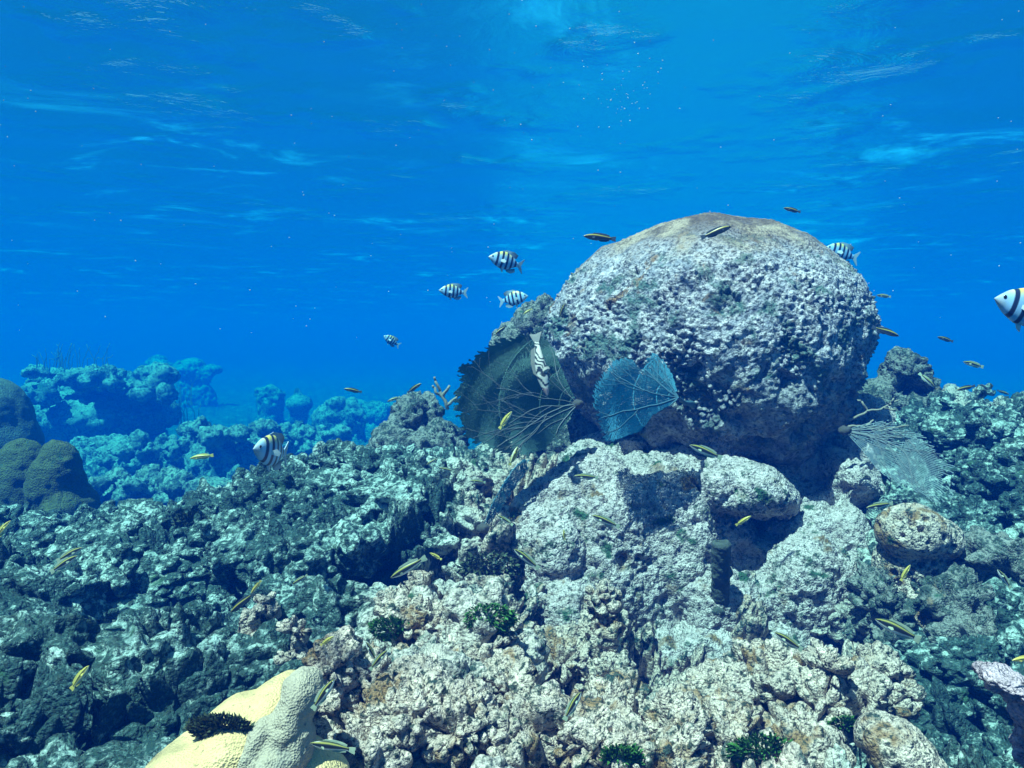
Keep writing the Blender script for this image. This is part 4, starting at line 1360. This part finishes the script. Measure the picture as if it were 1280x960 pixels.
# ------------------------------------------------------------------ bubbles and drifting specks
rd = random.Random(4)
parts = []
V0, f0 = ico(2)
for k in range(45):
    p = at(rd.gauss(775, 26), rd.gauss(125, 26), rd.uniform(1.7, 2.3))
    parts.append((V0 * np.float32(rd.uniform(0.0007, 0.0018)) + np.array(p, np.float32), [f0]))
for k in range(25):
    p = at(rd.uniform(520, 830), rd.uniform(20, 190), rd.uniform(1.4, 2.0))
    parts.append((V0 * np.float32(rd.uniform(0.0006, 0.0015)) + np.array(p, np.float32), [f0]))
V, fs = merge(parts)
M_speck = plain_mat("air_bubble", (0.45, 0.55, 0.6), 0.2, 0.05, 10, 0.0, spec=0.6)
tag(obj("air_bubbles", mesh_np("air_bubbles", V, fs), M_speck), "cloud of tiny air bubbles below the surface", "bubbles", kind="stuff")
parts = []
V0, f0 = ico(1)
for k in range(160):
    p = at(rd.uniform(0, 1280), rd.uniform(0, 430), rd.uniform(0.5, 2.0))
    if p.z > 1.2: continue
    parts.append((V0 * np.float32(rd.uniform(0.0003, 0.0009) * p.y) + np.array(p, np.float32), [f0]))
V, fs = merge(parts)
tag(obj("drifting_specks", mesh_np("drifting_specks", V, fs), M_speck), "pale specks drifting in the open water", "particles", kind="stuff")

# ------------------------------------------------------------------ water surface and haze
waz = np.radians(np.linspace(-180, 180, 900, endpoint=False))
wr = np.concatenate([[0.02, 0.5], np.geomspace(1.0, 148, 480)])
x, y, q = polar(waz, wr)
P = np.stack([x, y * 1.0, np.zeros_like(x)], 1).astype(np.float32)
Q = np.stack([x * 0.7, y * 1.3, np.zeros_like(x)], 1).astype(np.float32)
z = 0.035 * fbm(Q, 0.6, 3, 5) + 0.022 * fbm(Q, 2.2, 3, 9) * sstep(-0.1, 0.5, fbm(Q, 0.5, 2, 31))
P[:, 2] = z
me = mesh_np("water_surface", P, q)
t = NT("water_surface")
tc = t.n("ShaderNodeTexCoord").outputs["Object"]
mp = t.n("ShaderNodeMapping")
mp.inputs["Scale"].default_value = (0.8, 1.1, 1)
t.l(tc, mp.inputs[0])
gust = t.ramp(t.noise(tc, 0.8, 3, 0.6), 0.49, 0.68)
h = t.math('MULTIPLY', t.math('ADD', t.noise(mp.outputs[0], 3.2, 5, 0.66, 0.8), t.math('MULTIPLY', t.noise(mp.outputs[0], 18, 3, 0.6), 0.12)), t.math('ADD', t.math('MULTIPLY', gust, 1.0), 0.10))
b = t.n("ShaderNodeBump")
b.inputs["Strength"].default_value = 1.0
b.inputs["Distance"].default_value = 0.075
t.l(h, b.inputs["Height"])
fr = t.n("ShaderNodeFresnel")
fr.inputs["IOR"].default_value = 1.33
t.l(b.outputs[0], fr.inputs["Normal"])
tr = t.n("ShaderNodeBsdfTransparent")
gl = t.n("ShaderNodeBsdfGlossy")
gl.inputs["Roughness"].default_value = 0.3
gl.inputs["Color"].default_value = (0.02, 0.42, 0.85, 1)
t.l(b.outputs[0], gl.inputs["Normal"])
mx = t.n("ShaderNodeMixShader")
t.l(fr.outputs[0], mx.inputs[0])
t.l(tr.outputs[0], mx.inputs[1])
t.l(gl.outputs[0], mx.inputs[2])
# translucent layer added to brighten the surface; its patches imitate glimpses of sky
tl = t.n("ShaderNodeBsdfTranslucent")
tl.inputs["Color"].default_value = (0.03, 0.60, 0.93, 1)
patch = t.math('MULTIPLY', t.ramp(t.noise(mp.outputs[0], 1.3, 6, 0.7, 0.7), 0.50, 0.78), t.ramp(t.noise(tc, 0.45, 2, 0.5), 0.43, 0.68))
mx2 = t.n("ShaderNodeMixShader")
t.l(t.math('ADD', t.math('MULTIPLY', patch, 0.36), 0.05), mx2.inputs[0])
t.l(mx.outputs[0], mx2.inputs[1])
t.l(tl.outputs[0], mx2.inputs[2])
t.l(mx2.outputs[0], t.out.inputs["Surface"])
water = obj("water_surface", me, t.m, loc=(0, 0, SURF_Z))
tag(water, "rippled underside of the sea surface", "water", kind="structure")

hx, hy0, hy1, hz0, hz1 = 150, -150, 150, -5.0, SURF_Z + 0.3
HV = [(-hx, hy0, hz0), (hx, hy0, hz0), (hx, hy1, hz0), (-hx, hy1, hz0), (-hx, hy0, hz1), (hx, hy0, hz1), (hx, hy1, hz1), (-hx, hy1, hz1)]
HF = [(0, 3, 2, 1), (4, 5, 6, 7), (0, 1, 5, 4), (1, 2, 6, 5), (2, 3, 7, 6), (3, 0, 4, 7)]
me = mesh_np("haze", np.array(HV), np.array(HF), smooth=False)
hm = bpy.data.materials.new("sea_haze")
hm.use_nodes = True
hm.node_tree.nodes.clear()
ho = hm.node_tree.nodes.new("ShaderNodeOutputMaterial")
pv = hm.node_tree.nodes.new("ShaderNodeVolumePrincipled")
pv.inputs["Color"].default_value = (*HAZE_COLOR, 1)
pv.inputs["Absorption Color"].default_value = (*HAZE_ABS, 1)
pv.inputs["Density"].default_value = HAZE_DENSITY
pv.inputs["Anisotropy"].default_value = 0.0
hm.node_tree.links.new(pv.outputs[0], ho.inputs["Volume"])
haze = obj("haze", me, hm)
tag(haze, "clear blue sea water fading far things to deep blue", "haze", kind="stuff")
